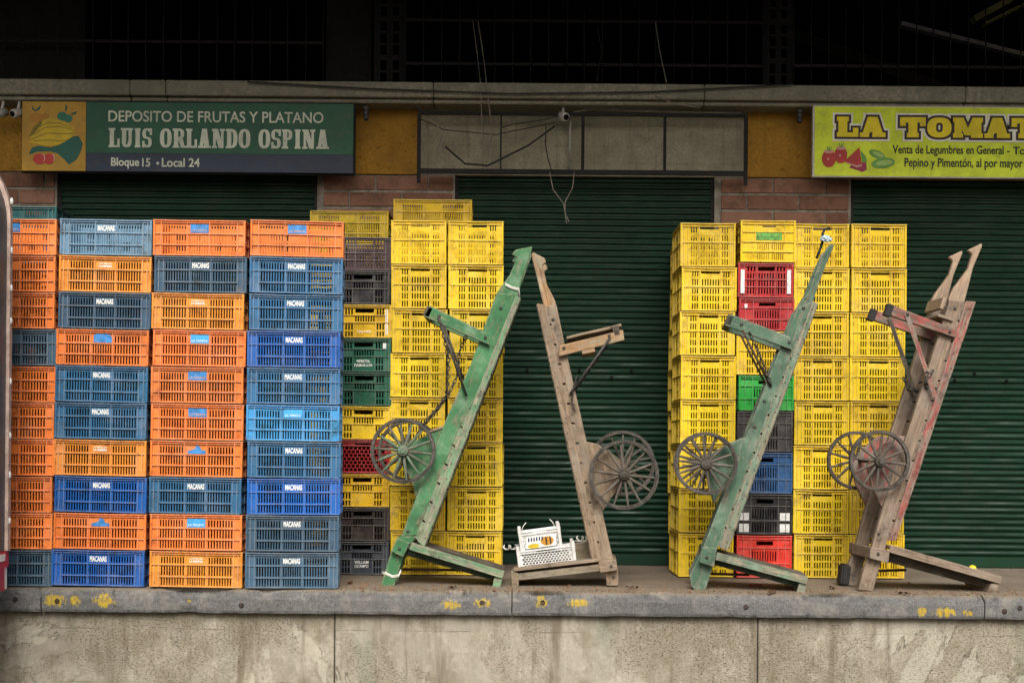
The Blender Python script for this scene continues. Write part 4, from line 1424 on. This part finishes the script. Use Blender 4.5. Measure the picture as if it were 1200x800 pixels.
def wheel(parent, c, y, r, nsp, mrim, mspoke, mhub, rot=0.0, wid=.038):
    """wooden spoked wheel (rim mesh) with tyre, hub and spokes below it"""
    bm = bmesh.new()
    ri = r * .89
    lathe(bm, [(ri, -wid / 2 + .004), (ri + .004, -wid / 2), (r - .007, -wid / 2), (r - .0055, wid / 2), (ri + .004, wid / 2), (ri, wid / 2 - .004)], 56, mi=0)
    for v in bm.verts:
        k = 1 + mnoise.noise(Vector((v.co.x * 9, v.co.z * 9, c[0]))) * .012
        v.co.x *= k
        v.co.z *= k
    wh = obj('wheel', bm, mrim, parent, (c[0], y, c[1]), (0, rot, 0))
    bm = bmesh.new()
    lathe(bm, [(r - .0065, -wid / 2 + .003), (r, -wid / 2 + .003), (r, wid / 2 - .003), (r - .0065, wid / 2 - .003)], 56)
    obj('tyre', bm, M['iron'], wh)
    bm = bmesh.new()
    lathe(bm, [(.001, -.045), (.016, -.045), (.018, -.036), (.032, -.032), (.037, -.018), (.037, .02), (.030, .034), (.001, .034)], 20)
    obj('hub', bm, mhub, wh, smooth=False)
    bm = bmesh.new()
    n = 8
    for (x0, x1, w0, w1) in ((.030, r * .5, .0085, .0105), (r * .5, r * .885, .0105, .0065)):
        vs_ = []
        for xx, ww in ((x0, w0), (x1, w1)):
            vs_.append([bm.verts.new((xx, ww * .9 * math.cos(2 * math.pi * k / n), ww * math.sin(2 * math.pi * k / n))) for k in range(n)])
        for k in range(n): bm.faces.new((vs_[0][k], vs_[0][(k + 1) % n], vs_[1][(k + 1) % n], vs_[1][k]))
    bmesh.ops.remove_doubles(bm, verts=bm.verts, dist=.0005)
    me = mesh_bm(bm, 'spoke', mspoke, True)
    for i in range(nsp): link('spoke', me, wh, (0, 0, 0), (0, 2 * math.pi * i / nsp + RND.uniform(-.03, .03), 0))
    return wh


def bolt(parent, p, y, r=.011, m='iron'):
    bm = bmesh.new()
    lathe(bm, [(.001, -.008), (r * .7, -.007), (r, -.002), (r, .004), (.001, .004)], 8)
    obj('bolt', bm, M[m], parent, (p[0], y, p[1]))


def cart(S):
    Yc = S['Y']
    org = at(*S['foot'], Yc)
    root = tag(empty('hand_cart', (org.x, Yc, 0), (0, 0, rad(S['yaw']))), S['label'], 'hand cart', 'wooden hand carts stood on end')

    def L(p):
        w = at(p[0], p[1], Yc)
        return (w.x - org.x, w.z)
    mb, me_, mh, mt, md = (WOODS[S[k_]] for k_ in ('beam', 'edge', 'handle', 'toe', 'deck'))
    TB = .046
    B = S.get('width', .36)
    ang = frame_of(L(S['beam_axis'][0]), L(S['beam_axis'][1]))
    sides = ((0, TB), (B, B + TB))
    for si, (y0, y1) in enumerate(sides):
        o = wood('side_beam', [L(p) for p in S['beam_pts']], y0, y1, ang, mb, root)
        wood('handle', [L(p) for p in S['handle_pts']], y0 + .004, y1 - .003, ang, mh, root, .005)
        wood('foot', [L(p) for p in S['foot_pts']], y0 - .002, y1 + .001, ang, mb, root)
        wood('support_arm', [L(p) for p in S['arm_pts'][si % len(S['arm_pts'])]], y0 - .043, y0 - .001, frame_of(L(S['arm_pts'][0][0]), L(S['arm_pts'][0][1])), WOODS[S.get('arm', S['beam'])], root)
        ta = frame_of(L(S['toe_pts'][0]), L(S['toe_pts'][1]))
        wood('toe_beam', [L(p) for p in S['toe_pts']], *((y0 - .047, y0 - .003, ta, mt, root) if S.get('toe_beam') is None else (y0 + .02 + (TB if si == 0 else -2 * TB), y0 + .06 + (TB if si == 0 else -2 * TB), ta, WOODS[S['toe_beam']], root)))  # recessed toe beams take a darker wood, shade painted into the colour
        wood('wheel_bracket', [L(p) for p in S['bracket_pts']], y0 + .006, y1 - .006, ang, WOODS[S.get('bracket', S['beam'])], root)
    # deck boards run across the cart behind the beams; their ends show as the edge strip
    (a0, a1), (b0, b1) = [(Vector(L(p)), Vector(L(q))) for p, q in S['strip']]      # inner line, outer line, top to bottom
    ov = (a0 - b0).normalized() * .022                                             # the boards are let into the beams
    a0, a1 = a0 + ov, a1 + ov
    bm = bmesh.new()
    D = (a1 - a0)
    Ln = D.length
    u = D.normalized()
    n = int(Ln / .13)
    for i in range(n):
        t0, t1 = i / n + .0035, (i + 1) / n - .0035
        j = RND.uniform(-.003, .003)
        pts = [a0.lerp(a1, t0), a0.lerp(a1, t1), b0.lerp(b1, t1), b0.lerp(b1, t0)]
        prism(bm, [(p.x - a0.x, p.y - a0.y) for p in pts], .002 + j + RND.uniform(0, .004), B + TB - .003 + j)
    bevel(bm, .003)
    for i in range(int(Ln / .10)):              # nail heads along the edge
        t = (i + .5) / int(Ln / .10)
        p = a0.lerp(a1, t).lerp(b0.lerp(b1, t), RND.uniform(.5, .8)) - a0
        box(bm, p.x - .0035, p.x + .0035, -.0165, .004, p.y - .0035, p.y + .0035, 1)
    obj('deck_boards', bm, [md, M['rusty']], root, (a0.x, 0, a0.y))
    # long edge slats nailed over the board ends
    for y0, y1 in ((-.012, .001), (B + TB - .001, B + TB + .012)):
        q0, q1 = a0.lerp(b0, .3), a1.lerp(b1, .3)
        r1, r0 = a1.lerp(b1, .93), a0.lerp(b0, .93)
        wood('edge_slat', [tuple(q0), tuple(q1), tuple(r1), tuple(r0)], y0, y1, frame_of(q1, q0), me_, root, .003)
    # toe deck, dark boards on the toe beams
    e0, e1 = Vector(L(S['toe_deck'][0])), Vector(L(S['toe_deck'][1]))
    nrm = (e1 - e0).normalized()
    nv = Vector((-nrm.y, nrm.x))
    if nv.y < 0: nv = -nv
    bm = bmesh.new()
    nb = 5
    for i in range(nb):
        y0 = -.05 + (B + TB + .05) * i / nb + .003
        y1 = -.05 + (B + TB + .05) * (i + 1) / nb - .003
        z = RND.uniform(0, .004)
        p0, p1 = e0 + nv * z, e1 + nv * z
        prism(bm, [tuple(p0 - e0), tuple(p1 - e0), tuple(p1 - e0 + nv * .02), tuple(p0 - e0 + nv * .02)], y0, y1)
    bevel(bm, .003)
    obj('toe_boards', bm, WOODS['dk'] if S.get('toe_dark', True) else mt, root, (e0.x, 0, e0.y))
    rh = .002 if S.get('toe_beam') is None else -.026
    wood('toe_rail', [tuple(e0 + nv * rh), tuple(e1 + nv * rh), tuple(e1 + nv * .024), tuple(e0 + nv * .024)], -.066, -.0525, frame_of(e0, e1), WOODS[S.get('toe_edge', S['edge'])], root, .002)
    tf = [L(p) for p in S['toe_foot']]
    wood('toe_foot', tf, -.051, B + TB - .02, 0.0, mt, root)
    # cross pieces
    cb = [L(p) for p in S['cross_block']]
    wood('cross_block', cb, -.06, B + TB + .03, 0.0, mb, root)
    a = L(S['arm_cross'])
    bm = bmesh.new()
    box(bm, -.022, .022, -.043, B + TB, -.035, .035)
    bevel(bm, .004)
    if S.get('arm_end', True): obj('arm_crossbar', bm, WOODS['dk'], root, (a[0], 0, a[1]), (0, -frame_of(L(S['arm_pts'][0][0]), L(S['arm_pts'][0][1])), 0))
    else:
        bm.free()
        for y0 in (-.046, B - .046):
            bm = bmesh.new()
            box(bm, -.022, .022, y0, y0 + .049, -.041, .041)
            bevel(bm, .003)
            obj('end_cap', bm, M['rubber'], root, (a[0], 0, a[1]), (0, -frame_of(L(S['arm_pts'][0][0]), L(S['arm_pts'][0][1])), 0))
    hcp = L(S['handle_cross'])
    bm = bmesh.new()
    box(bm, -.04, .04, TB, B, -.012, .012)
    bevel(bm, .003)
    obj('handle_board', bm, mh, root, (hcp[0], 0, hcp[1]), (0, -ang, 0))
    g0, g1 = L(S['ground_rod'][0]), L(S['ground_rod'][1])
    bm = bmesh.new()
    tube(bm, [(g0[0], B * .6, g0[1]), (g1[0], B * .6, g1[1])], .009, 8)
    obj('tie_rod', bm, M['rusty'], root)
    # wheels on their axle
    wq = at(*S['wheel'], Yc - .075)                # the near wheel stands proud of the beam
    wc = (wq.x - org.x, wq.z)
    up = S.get('axle_up', 0)
    wf = (wc[0] + S.get('axle_dx', 0), wc[1] + up)
    yn, yf = -.075, B + TB + .06
    bm = bmesh.new()
    tube(bm, [(wc[0], yn - .035, wc[1]), (wf[0], yf + .035, wf[1])], .014, 12)
    obj('axle', bm, M['rusty'], root)
    r = S['wheel_r'] * Yc / F
    wheel(root, wc, yn, r, S['spokes'], WOODS[S['rim']], WOODS[S['spoke']], WOODS[S['hub']], .1)
    wheel(root, wf, yf, r * S.get('far_r', 1), S['spokes'], WOODS[S.get('far_rim', S['rim'])], WOODS[S.get('far_rim', S['rim'])], WOODS[S['rim']], .25)
    for p in S['bolts']: bolt(root, L(p[:2]), p[2] if len(p) > 2 else -.002)
    return root, L, B


# bright green cart
r1, L1, B1 = cart(dict(Y=9.82, foot=(454, 686), yaw=0, toe_beam='gdk', label='bright green hand cart stood on end in front of yellow crates', width=.36,
    beam='g1', edge='g1e', handle='g1', toe='g1e', deck='g1e', rim='wh', spoke='whg', hub='whg', far_rim='wh',
    beam_axis=((470, 645), (592, 345)), beam_pts=[(470, 628), (523, 490), (551, 428), (582, 343), (606, 345), (574, 432), (535, 509), (488, 627)],
    handle_pts=[(583, 349), (581.5, 344), (597, 322), (603.5, 307), (606.5, 302), (600, 298), (604, 292.5), (624, 288.5), (623, 294), (610, 330), (606, 352)],
    foot_pts=[(446, 685.8), (462, 686.3), (473, 650), (488, 628), (470, 628), (459, 644)],
    arm_pts=[[(504, 358.6), (571, 391), (574, 405), (497, 371.5)]], arm_cross=(502, 366), handle_cross=(592, 350),
    toe_pts=[(482, 640), (588, 674), (578, 681), (474, 651)], toe_deck=((482, 638.5), (590, 672)), toe_foot=[(577, 687.4), (586, 687.8), (590.5, 671), (579, 676)],
    cross_block=[(466, 629), (481, 635), (473, 652), (459, 645)], strip=(((605, 347), (489, 632)), ((611, 349), (498, 641))),
    bracket_pts=[(519, 500), (506, 507), (463, 526), (470, 540), (483, 565), (487, 583), (500, 552)], ground_rod=((469, 670), (560, 671)),
    wheel=(472.5, 528), wheel_r=38, spokes=14, bolts=[(587, 361, -.002), (515, 371, -.045), (569, 396, -.045), (478, 622, -.002), (469, 642, -.062), (480, 640, -.06)]))
bm = bmesh.new()
a, b = L1((514, 372)), L1((547, 464))
tube(bm, [(a[0], -.06, a[1]), (b[0], -.03, b[1])], .008, 8)
obj('strut', bm, M['iron'], r1)
bm = bmesh.new()
tube(bm, [(a[0] + .012, B1 - .06, a[1]), (b[0] + .012, B1 - .03, b[1])], .008, 8)
obj('strut', bm, M['iron'], r1)
c3 = lambda L, pts: [(*((lambda q: (q[0], y_, q[1]))(L((x_, z_)))),) for x_, z_, y_ in pts]
chain('chain', c3(L1, [(517, 378, -.055), (526, 420, -.05), (524, 462, -.05), (514, 478, -.04), (500, 492, -.02)]), M['iron'], r1)
chain('chain', c3(L1, [(548, 388, .1), (538, 410, .09), (536, 440, .0), (526, 462, -.03), (506, 488, -.03), (494, 500, 0)]), M['iron'], r1)
bm = bmesh.new()
p = L1((511, 503))
box(bm, -.05, .05, -.006, B1 + .05, -.008, .008)
bevel(bm, .003)
obj('bracket_cap', bm, WOODS['w2'], r1, (p[0], 0, p[1]), (0, rad(-20), 0))


def tie(parent, L, pts, label=None):
    bm = bmesh.new()
    for dz in (0, .006, -.007):
        q = [(L(p)[0], -.006 if p[2] == 0 else p[2], L(p)[1] + dz) for p in pts]
        tube(bm, q, .0028, 5)
    obj('string', bm, M['twine'], parent)


tie(r1, L1, [(447, 671, .02), (452, 671, 0), (460, 675, 0), (467, 674, -.004), (470, 668, -.01)])
tie(r1, L1, [(592, 333, .0), (600, 337, 0), (608, 339, -.004), (609, 346, -.01)])

# grey cart leaning the other way
r2, L2, B2 = cart(dict(Y=9.82, foot=(716, 686), yaw=-3, label='bare grey wooden hand cart leaning left with white boxes on its toe', width=.36,
    beam='w2', edge='w2', handle='w2o', toe='w2t', deck='w2', arm='w2o', rim='wh', spoke='whl', hub='whd', far_rim='wh', toe_dark=False, bracket='w2',
    beam_axis=((712, 650), (640, 350)), beam_pts=[(706, 655), (671, 484), (641, 358), (652, 356), (660, 396), (680, 484), (718, 653)],
    handle_pts=[(638, 362), (631, 333), (622.4, 297), (624, 294.5), (638.5, 302), (640, 307), (635.5, 310), (641, 333), (650.5, 352), (654, 366)],
    foot_pts=[(711, 686), (725, 686), (724, 668), (718, 652), (705, 652), (709, 668)],
    arm_pts=[[(656, 405), (730, 387), (731.5, 399), (655, 418)], [(656, 401), (729, 382), (731, 394), (655, 413)]], arm_cross=(722, 388), handle_cross=(647, 352),
    toe_pts=[(604, 672), (705, 660), (707, 668), (605, 680)], toe_deck=((603, 669), (704, 657)), toe_foot=[(600, 687), (608, 687), (608, 671), (599, 668)],
    cross_block=[(701, 656), (722, 654.5), (723.5, 667), (703, 670)], strip=(((640, 357), (706, 657)), ((628, 355), (694, 660))),
    bracket_pts=[(687, 517), (700, 520), (724, 536), (738, 550), (728, 566), (712, 590), (706, 600), (695, 570)], ground_rod=((640, 675), (715, 671)),
    wheel=(731.8, 556), wheel_r=40.6, far_r=.99, axle_up=.07, spokes=14, bolts=[(648, 374, -.002), (661, 408, -.045), (714, 394, -.045), (716, 662, -.062), (719, 676, -.004)]))
bm = bmesh.new()
a, b = L2((715, 396)), L2((668, 462))
tube(bm, [(a[0], -.055, a[1]), (b[0], -.012, b[1])], .009, 8)
obj('strut', bm, M['iron'], r2)
bm = bmesh.new()
tube(bm, [(a[0], B2 - .055, a[1]), (b[0], B2 - .012, b[1])], .009, 8)
obj('strut', bm, M['iron'], r2)
pa, pb = L2((664, 396)), L2((728, 381))
bar('arm_board', pa, pb, .018, -.03, B2 + .02, WOODS['w2'], r2)
pa, pb = L2((682, 413)), L2((697, 410))
bar('arm_cleat', pa, pb, .03, -.04, B2, WOODS['w2o'], r2)
chain('chain', c3(L2, [(676, 440, -.01), (672, 455, -.03), (670, 470, -.02), (674, 482, -.02)]), M['iron'], r2, .022, .003)

# dull green cart
r3, L3, B3 = cart(dict(Y=9.68, foot=(819, 691), yaw=-6, toe_beam='gdk', label='dull green hand cart stood on end with a rag on its handle', width=.36,
    beam='g3', edge='g3e', handle='g3', toe='g3e', deck='g3e', rim='wh', spoke='whl', hub='wh', far_rim='wh',
    beam_axis=((832, 650), (940, 358)), beam_pts=[(824, 640), (889, 470), (913, 408), (932, 362), (951, 354), (901, 480), (840, 643)],
    handle_pts=[(930, 367), (946, 341), (956, 315), (967, 291), (970, 288.5), (975.5, 288.5), (964.5, 315), (953, 347), (950, 362)],
    foot_pts=[(810, 686), (815, 692), (826, 692.8), (838, 655), (840, 642), (824, 640), (808, 674)],
    arm_pts=[[(856, 369), (924, 396), (926, 411), (848.5, 382)]], arm_cross=(854, 376), handle_cross=(940, 360),
    toe_pts=[(840, 652), (942, 680), (934, 688), (836, 662)], toe_deck=((839, 650), (943, 677.5)), toe_foot=[(931, 692.6), (940.5, 693.2), (943, 679), (934, 681)],
    cross_block=[(822, 641), (839, 646), (836, 663), (819, 658)], strip=(((951, 355), (842, 640)), ((957, 357), (853, 645))),
    bracket_pts=[(875.5, 511), (858, 518), (822, 538), (828, 556), (834, 575), (837, 591), (852, 560)], ground_rod=((832, 675), (880, 676)),
    wheel=(829, 543), wheel_r=36.3, far_r=1.03, spokes=14, bolts=[(940, 362, -.002), (868, 381, -.045), (923, 402, -.045), (895, 470, -.002), (884, 500, -.002), (828, 652, -.062)]))
for dy in (0, .30):
    bm = bmesh.new()
    a, b = L3((869, 388)), L3((902, 453))
    tube(bm, [(a[0], -.05 + dy, a[1]), (b[0], -.01 + dy, b[1])], .008, 8)
    obj('strut', bm, M['rusty'], r3)
chain('chain', c3(L3, [(877, 390, -.055), (888, 415, -.05), (903, 452, -.02)]), M['iron'], r3, .03, .004)

# brown cart with red remains
r4, L4, B4 = cart(dict(Y=9.66, foot=(1014, 692), yaw=3, toe_beam='dk', label='bare brown hand cart with faded red paint stood on end at right', width=.36,
    beam='w4', edge='r4', handle='w4h', toe='w4', deck='w4', arm='r4b', toe_edge='w4', rim='wh', spoke='whl', hub='whd', far_rim='whd', bracket='r4b', arm_end=False, toe_dark=False,
    beam_axis=((1030, 640), (1122, 352)), beam_pts=[(1019.5, 650), (1036, 590), (1073, 482), (1115, 351), (1132, 352), (1090, 478), (1043, 620), (1036, 651)],
    handle_pts=[(1114, 354), (1113.8, 349), (1119, 338), (1137, 314), (1142, 297), (1136.8, 292), (1153.5, 284), (1154, 287), (1143, 313), (1133, 352), (1131, 358)],
    foot_pts=[(1006, 691), (1023, 692.5), (1030, 668), (1036, 650), (1019, 650), (1012, 668)],
    arm_pts=[[(1041, 357), (1119.5, 386), (1119.5, 396), (1043, 371)]], arm_cross=(1040, 364), handle_cross=(1110, 354),
    toe_pts=[(1041, 644), (1172, 682), (1160, 690), (1018, 652)], toe_deck=((1040, 641.5), (1172, 679)), toe_foot=[(1156, 695.5), (1167, 695.5), (1172, 681), (1160, 684)],
    cross_block=[(1017.5, 640), (1040, 644), (1038, 659), (1016, 653)], strip=(((1132, 352), (1041, 634)), ((1146.5, 353), (1051, 633))),
    bracket_pts=[(1062, 511), (1050, 510), (1028, 528), (1017, 545), (1022, 570), (1034, 594), (1048, 560)], ground_rod=((1026, 672), (1075, 671)),
    wheel=(1030, 540), wheel_r=35.7, far_r=1.0, spokes=12, bolts=[(1121, 361, -.002), (1112, 389, -.045), (1061, 369, -.06), (1026, 648, -.062), (1030, 625, -.002), (1096, 455, -.03)]))
for dy in (0, .36):
    a, b = L4((1060, 368)), L4((1094, 465))
    s_ = bar('strut', a, b, .028, -.055 + dy, -.049 + dy, WOODS['r4'] if dy == 0 else WOODS['dk'], r4, .001)
chain('chain', c3(L4, [(1084, 436, -.06), (1091, 447, .05), (1084, 458, .12), (1080, 452, .25), (1078, 440, .33)]), M['iron'], r4, .035, .005)
chain('chain', c3(L4, [(1092, 434, -.05), (1082, 446, -.06), (1088, 458, .02), (1076, 455, .2)]), M['iron'], r4, .035, .005)
bm = bmesh.new()
p = L4((1118, 375))
q = L4((1100, 369))
bm.free()
bar('arm_cleat', q, p, .02, -.02, B4 + .03, WOODS['w4'], r4)
bm = bmesh.new()
box(bm, -.03, .03, B4 - .02, B4 + .10, .004, .15)
bevel(bm, .012, 2)
p = L4((1007, 676))
obj('rubber_pad', bm, M['rubber'], r4, (p[0], 0, 0), (0, rad(6), 0))

# ------------------------------------------------------------------ things on and round the carts
def small_crate(name, px0, px1, py_bot, Hm, D, Y, ang, label, dec):
    p = at((px0 + px1) / 2, py_bot, Y)
    W = (px1 - px0) * Y / F
    body, rim = crate_meshes('basket', round(W, 3), D, Hm)
    t = tag(empty(name, (p.x, Y + D / 2, p.z), (0, -ang, 0)), label, 'box', 'small white lattice boxes')
    for nm, me in (('body', body), ('rim', rim)):
        o = link(nm, me, t)
        o.color = (0.68, 0.69, 0.69, 1)
    for sx in (-1, 1):
        for sy in (-1, 1):
            bm = bmesh.new()
            box(bm, -.011, .011, -.011, .011, 0, Hm + .03)
            bevel(bm, .003)
            obj('corner_post', bm, M['white_plastic'], t, (sx * (W / 2 - .013), sy * (D / 2 - .013) - (.004 if sy < 0 else 0), .002))
    if dec:
        bm = bmesh.new()
        h = Hm
        flat(bm, [(-.10, .02), (.10, .02), (.11, h * .72), (-.09, h * .72)], 0, 0)
        flat(bm, ell(.045, h * .42, .045, .030), -.001, 1)
        for i in range(4): flat(bm, ell(.025 + .014 * i, h * .42, .006, .034, 12), -.0015 - .0001 * i, 2 if i % 2 else 1)
        flat(bm, ell(-.05, h * .25, .04, .016), -.001, 3)
        for i in range(6): flat(bm, [(-.085 + .018 * i, h * .48), (-.073 + .018 * i, h * .47), (-.07 + .018 * i, h * .66), (-.08 + .018 * i, h * .68)], -.0012, 4)
        obj('fruit_label', bm, [M['white_print'], C['orange'], C['brown'], C['mango'], C['navy']], t, (0, -D / 2 - .0005, 0))
    return t


a7 = rad(7)
small_crate('lattice_box', 607, 676.5, 663, .118, .27, 9.86, a7, 'wide white lattice box resting on the toe of the grey cart', False)
small_crate('lattice_box', 609.5, 660, 644, .135, .2, 9.88, a7 + rad(1), 'small white box with fruit label stacked on the wider lattice box', True)


def squiggle(px, py, Y, n, w, h, label, seed):
    rr = random.Random(seed)
    p0 = at(px, py, Y)
    bm = bmesh.new()
    for k_ in range(n):
        pts = []
        ph = rr.uniform(0, 6)
        for i in range(26):
            t = i / 25
            a_ = t * 11 + ph
            pts.append(((t - .5) * w + math.cos(a_) * w * .16, math.sin(a_ * .7) * .03, math.sin(a_) * h * .42 + rr.uniform(-.004, .004)))
        tube(bm, pts, .0028, 5)
    tag(obj('twine', bm, M['twine'], loc=p0), label, 'twine', 'loose white twine by the grey cart')


squiggle(597, 641, 9.9, 2, .07, .035, 'white twine loops hanging left of the white lattice boxes', 3)
squiggle(685, 631, 9.95, 3, .10, .04, 'tangle of white twine between the white boxes and the grey cart deck', 8)
for (a_, b_, lb) in (((610, 621), (616.5, 612), 'bent wire sticking up at the left of the small white box'), ((651, 615), (644, 608), 'bent wire sticking up at the right of the small white box')):
    bm = bmesh.new()
    p, q = at(*a_, 9.9), at(*b_, 9.9)
    tube(bm, [(0, 0, -.02), (q.x * .5 - p.x * .5, 0, (q.z - p.z) * .55), (q.x - p.x, 0, q.z - p.z)], .003, 6)
    tag(obj('wire', bm, M['twine'], loc=p), lb, 'wire', 'wire ends on the small white box')
# grey board standing on the toe behind the boxes
p = at(687, 661, 9.95)
bm = bmesh.new()
box(bm, -.075, .075, -.008, .008, 0, .145)
bevel(bm, .003)
tag(obj('plywood_board', bm, WOODS['w2t'], loc=(p.x, 10.05, p.z), rot=(rad(-8), -a7, 0)), 'greenish grey board standing between the white boxes and the grey cart deck', 'board')

# rag and hook on the dull green cart
p = at(968.5, 280, 9.70)
bm = bmesh.new()
bmesh.ops.create_icosphere(bm, subdivisions=3, radius=1)
for v in bm.verts:
    d = mnoise.noise(v.co * 2.2) * .5 + mnoise.noise(v.co * 5) * .25
    v.co = Vector((v.co.x * .034, v.co.y * .022, v.co.z * .022)) * (1 + d)
    v.co.x -= v.co.z * .3
tag(obj('rag', bm, M['bag'], loc=p, smooth=False), 'crumpled pale blue plastic rag tied on the dull green cart handle', 'rag')
bm = bmesh.new()
q = [at(*z_, 9.74) - at(965, 272, 9.74) for z_ in ((957, 303), (961, 292), (964, 283), (964, 274), (966.5, 268.5), (973, 267.5))]
tube(bm, q, .009, 8)
tag(obj('hook', bm, M['rubber'], loc=at(965, 272, 9.74)), 'black rubber hook above the plastic rag on the dull green cart', 'hook')

# fruit and litter
p = at(1157, 668, 10.9)
bm = bmesh.new()
bmesh.ops.create_uvsphere(bm, u_segments=20, v_segments=14, radius=.027)
for v in bm.verts: v.co.x *= 1.18 + (.25 if abs(v.co.x) > .024 else 0)
tag(obj('lemon', bm, M['lemon'], loc=(p.x, 11.25, .028), rot=(0, 0, .6), smooth=True), 'yellow lemon lying on the platform behind the brown cart toe', 'lemon')
LIT = [(885, 688, 'red_scrap', 'strip of dark red plastic on the floor under the dull green cart toe'), (905, 697, 'leaf', 'dry brown leaf curled on the kerb below the dull green cart'), (975, 690, 'leaf', 'flat dry husk lying left of the brown cart foot'),
       (1058, 700, 'leaf', 'brown husk on the kerb under the brown cart'), (740, 690, 'leaf', 'dry leaf lying right of the grey cart foot'), (530, 690, 'leaf', 'dry leaf lying under the bright green cart toe'), (410, 684, 'leaf', 'dry leaf lying beside the lowest slate blue crate')]
for i, (x_, y_, m_, lb) in enumerate(LIT):
    Yl = EYE * F / (y_ - 522 - (x_ - 600) * ROLL)
    Yl = max(Yl, KY + .04)
    p = at(x_, y_, Yl)
    bm = bmesh.new()
    n = 9
    A = [bm.verts.new(((j / n - .5) * .09, .016 * math.sin(math.pi * j / n) + .003, .004 + .020 * abs(math.sin(j * .9 + i)))) for j in range(n + 1)]
    B_ = [bm.verts.new(((j / n - .5) * .09, -.016 * math.sin(math.pi * j / n) - .003, .002 + .012 * abs(math.cos(j * .7 + i)))) for j in range(n + 1)]
    for j in range(n): bm.faces.new((A[j], A[j + 1], B_[j + 1], B_[j]))
    bmesh.ops.solidify(bm, geom=bm.faces[:], thickness=.0015)
    tag(obj('dry_leaf' if m_ == 'leaf' else 'plastic_scrap', bm, M[m_], loc=(p.x, Yl, .001), rot=(0, 0, i * .8)), lb, 'leaf' if m_ == 'leaf' else 'scrap', 'dry leaves on the platform' if m_ == 'leaf' else None)
# grit and crumbs along the platform edge
bm = bmesh.new()
for i in range(2400):
    x = RND.uniform(-1.3, 4.2)
    yy = KY + .03 + abs(RND.gauss(0, .25))
    s_ = abs(RND.gauss(0, .0032)) + .001
    box(bm, x, x + s_ * RND.uniform(.7, 2.2), yy, yy + s_ * 1.3, .0, s_ * .8)
tag(obj('grit', bm, M['leaf']), 'fine brown grit and crumbs scattered over the platform edge', 'grit', kind='stuff')

# ------------------------------------------------------------------ the truck backed up at the left
tx = at(14, 450, 9.05).x
tz = at(7, 690, 9.05).z
trk = tag(empty('truck', (tx - 1.1, 9.05, -.75)), 'dark covered truck body with pale corner rail and red white tape, left edge', 'truck')
Y0, Y1 = -2.9, 0.0
zb, zt_ = tz + .75 + .24, 2.75 + .75


def cross(off, n=10, rr=.42, zb_=None):
    w = 1.1 - off
    pts = [(w, zb if zb_ is None else zb_)]
    for i in range(n + 1):
        a_ = math.pi / 2 * i / n
        pts.append((w - rr + rr * math.cos(a_), zt_ - off - rr * 1.1 + rr * 1.1 * math.sin(a_)))
    return pts + [(-x, z) for x, z in pts[::-1]]


tarp = plain('dark_tarp', (0.055, 0.055, 0.06), 0.45, 0.5, var=0.4, scale=5, dirt=(0.11, 0.10, 0.09), bump=.2)
trim = plain('pinkish_rail', (0.36, 0.27, 0.23), 0.55, var=0.3, scale=12, dirt=(0.55, 0.50, 0.42))
redp = plain('red_tape', (0.36, 0.02, 0.02), 0.4, 0.5)
whp = plain('white_tape', (0.66, 0.64, 0.60), 0.4, 0.5)
bm = bmesh.new()
prism(bm, cross(.02), Y0, Y1 - .03)
obj('cargo_body', bm, tarp, trk)
bm = bmesh.new()
o_, i_ = cross(0), cross(.045)
for y_ in (Y1 - .045, Y1):
    pass
A = [[bm.verts.new((x, y_, z)) for x, z in pts] for pts in (o_, i_) for y_ in (Y1 - .05, Y1 - .005)]
for j in range(len(o_) - 1):
    for q0, q1 in ((0, 1), (1, 3), (3, 2), (2, 0)): bm.faces.new((A[q0][j], A[q0][j + 1], A[q1][j + 1], A[q1][j]))
obj('corner_rail', bm, trim, trk)
for z_ in (3.15, 2.85, 2.62, 2.42, 2.05, 1.72, 1.48, 1.2):
    bm = bmesh.new()
    bmesh.ops.create_icosphere(bm, subdivisions=2, radius=.011)
    for v in bm.verts: v.co.z *= 2.2
    obj('tarp_hook', bm, M['white_plastic'], trk, (1.1, Y1 - .03, z_), smooth=True)
bm = bmesh.new()
box(bm, -1.09, 1.09, Y1 - .06, Y1 - .004, zb - .10, zb - .002)
obj('bumper_upper', bm, redp, trk)
bm = bmesh.new()
box(bm, -1.085, 1.085, Y0, Y1 - .06, zb - .24, zb - .002)
obj('side_sill', bm, redp, trk)
bm = bmesh.new()
nst = 14
for i in range(nst):
    x0 = -1.08 + 2.16 * i / nst
    box(bm, x0, x0 + 2.16 / nst - .0005, Y1 - .058, Y1 - .002, zb - .235, zb - .104, i % 2)
for i in range(18):
    y0_ = Y0 + .1 + i * .15
    box(bm, 1.0855, 1.089, y0_, y0_ + .1495, zb - .22, zb - .10, (i + 1) % 2)
obj('reflective_tape', bm, [redp, whp], trk)
bm = bmesh.new()
box(bm, 1.0855, 1.0905, Y0, Y1 - .065, zb - .06, zb - .02)
obj('white_stripe', bm, whp, trk)
for sx in (-1, 1):
    for y_ in (-.9,):
        bm = bmesh.new()
        lathe(bm, [(.25, -.12), (.40, -.12), (.42, -.08), (.42, .08), (.40, .12), (.25, .12)], 36, Matrix.Rotation(rad(90), 4, 'Z'))
        w_ = obj('wheel', bm, M['rubber'], trk, (sx * .9, y_, .42), smooth=False)
        bm = bmesh.new()
        lathe(bm, [(.001, -.06), (.252, -.08), (.252, .08), (.001, .06)], 24, Matrix.Rotation(rad(90), 4, 'Z'))
        obj('rim', bm, M['iron'], w_)
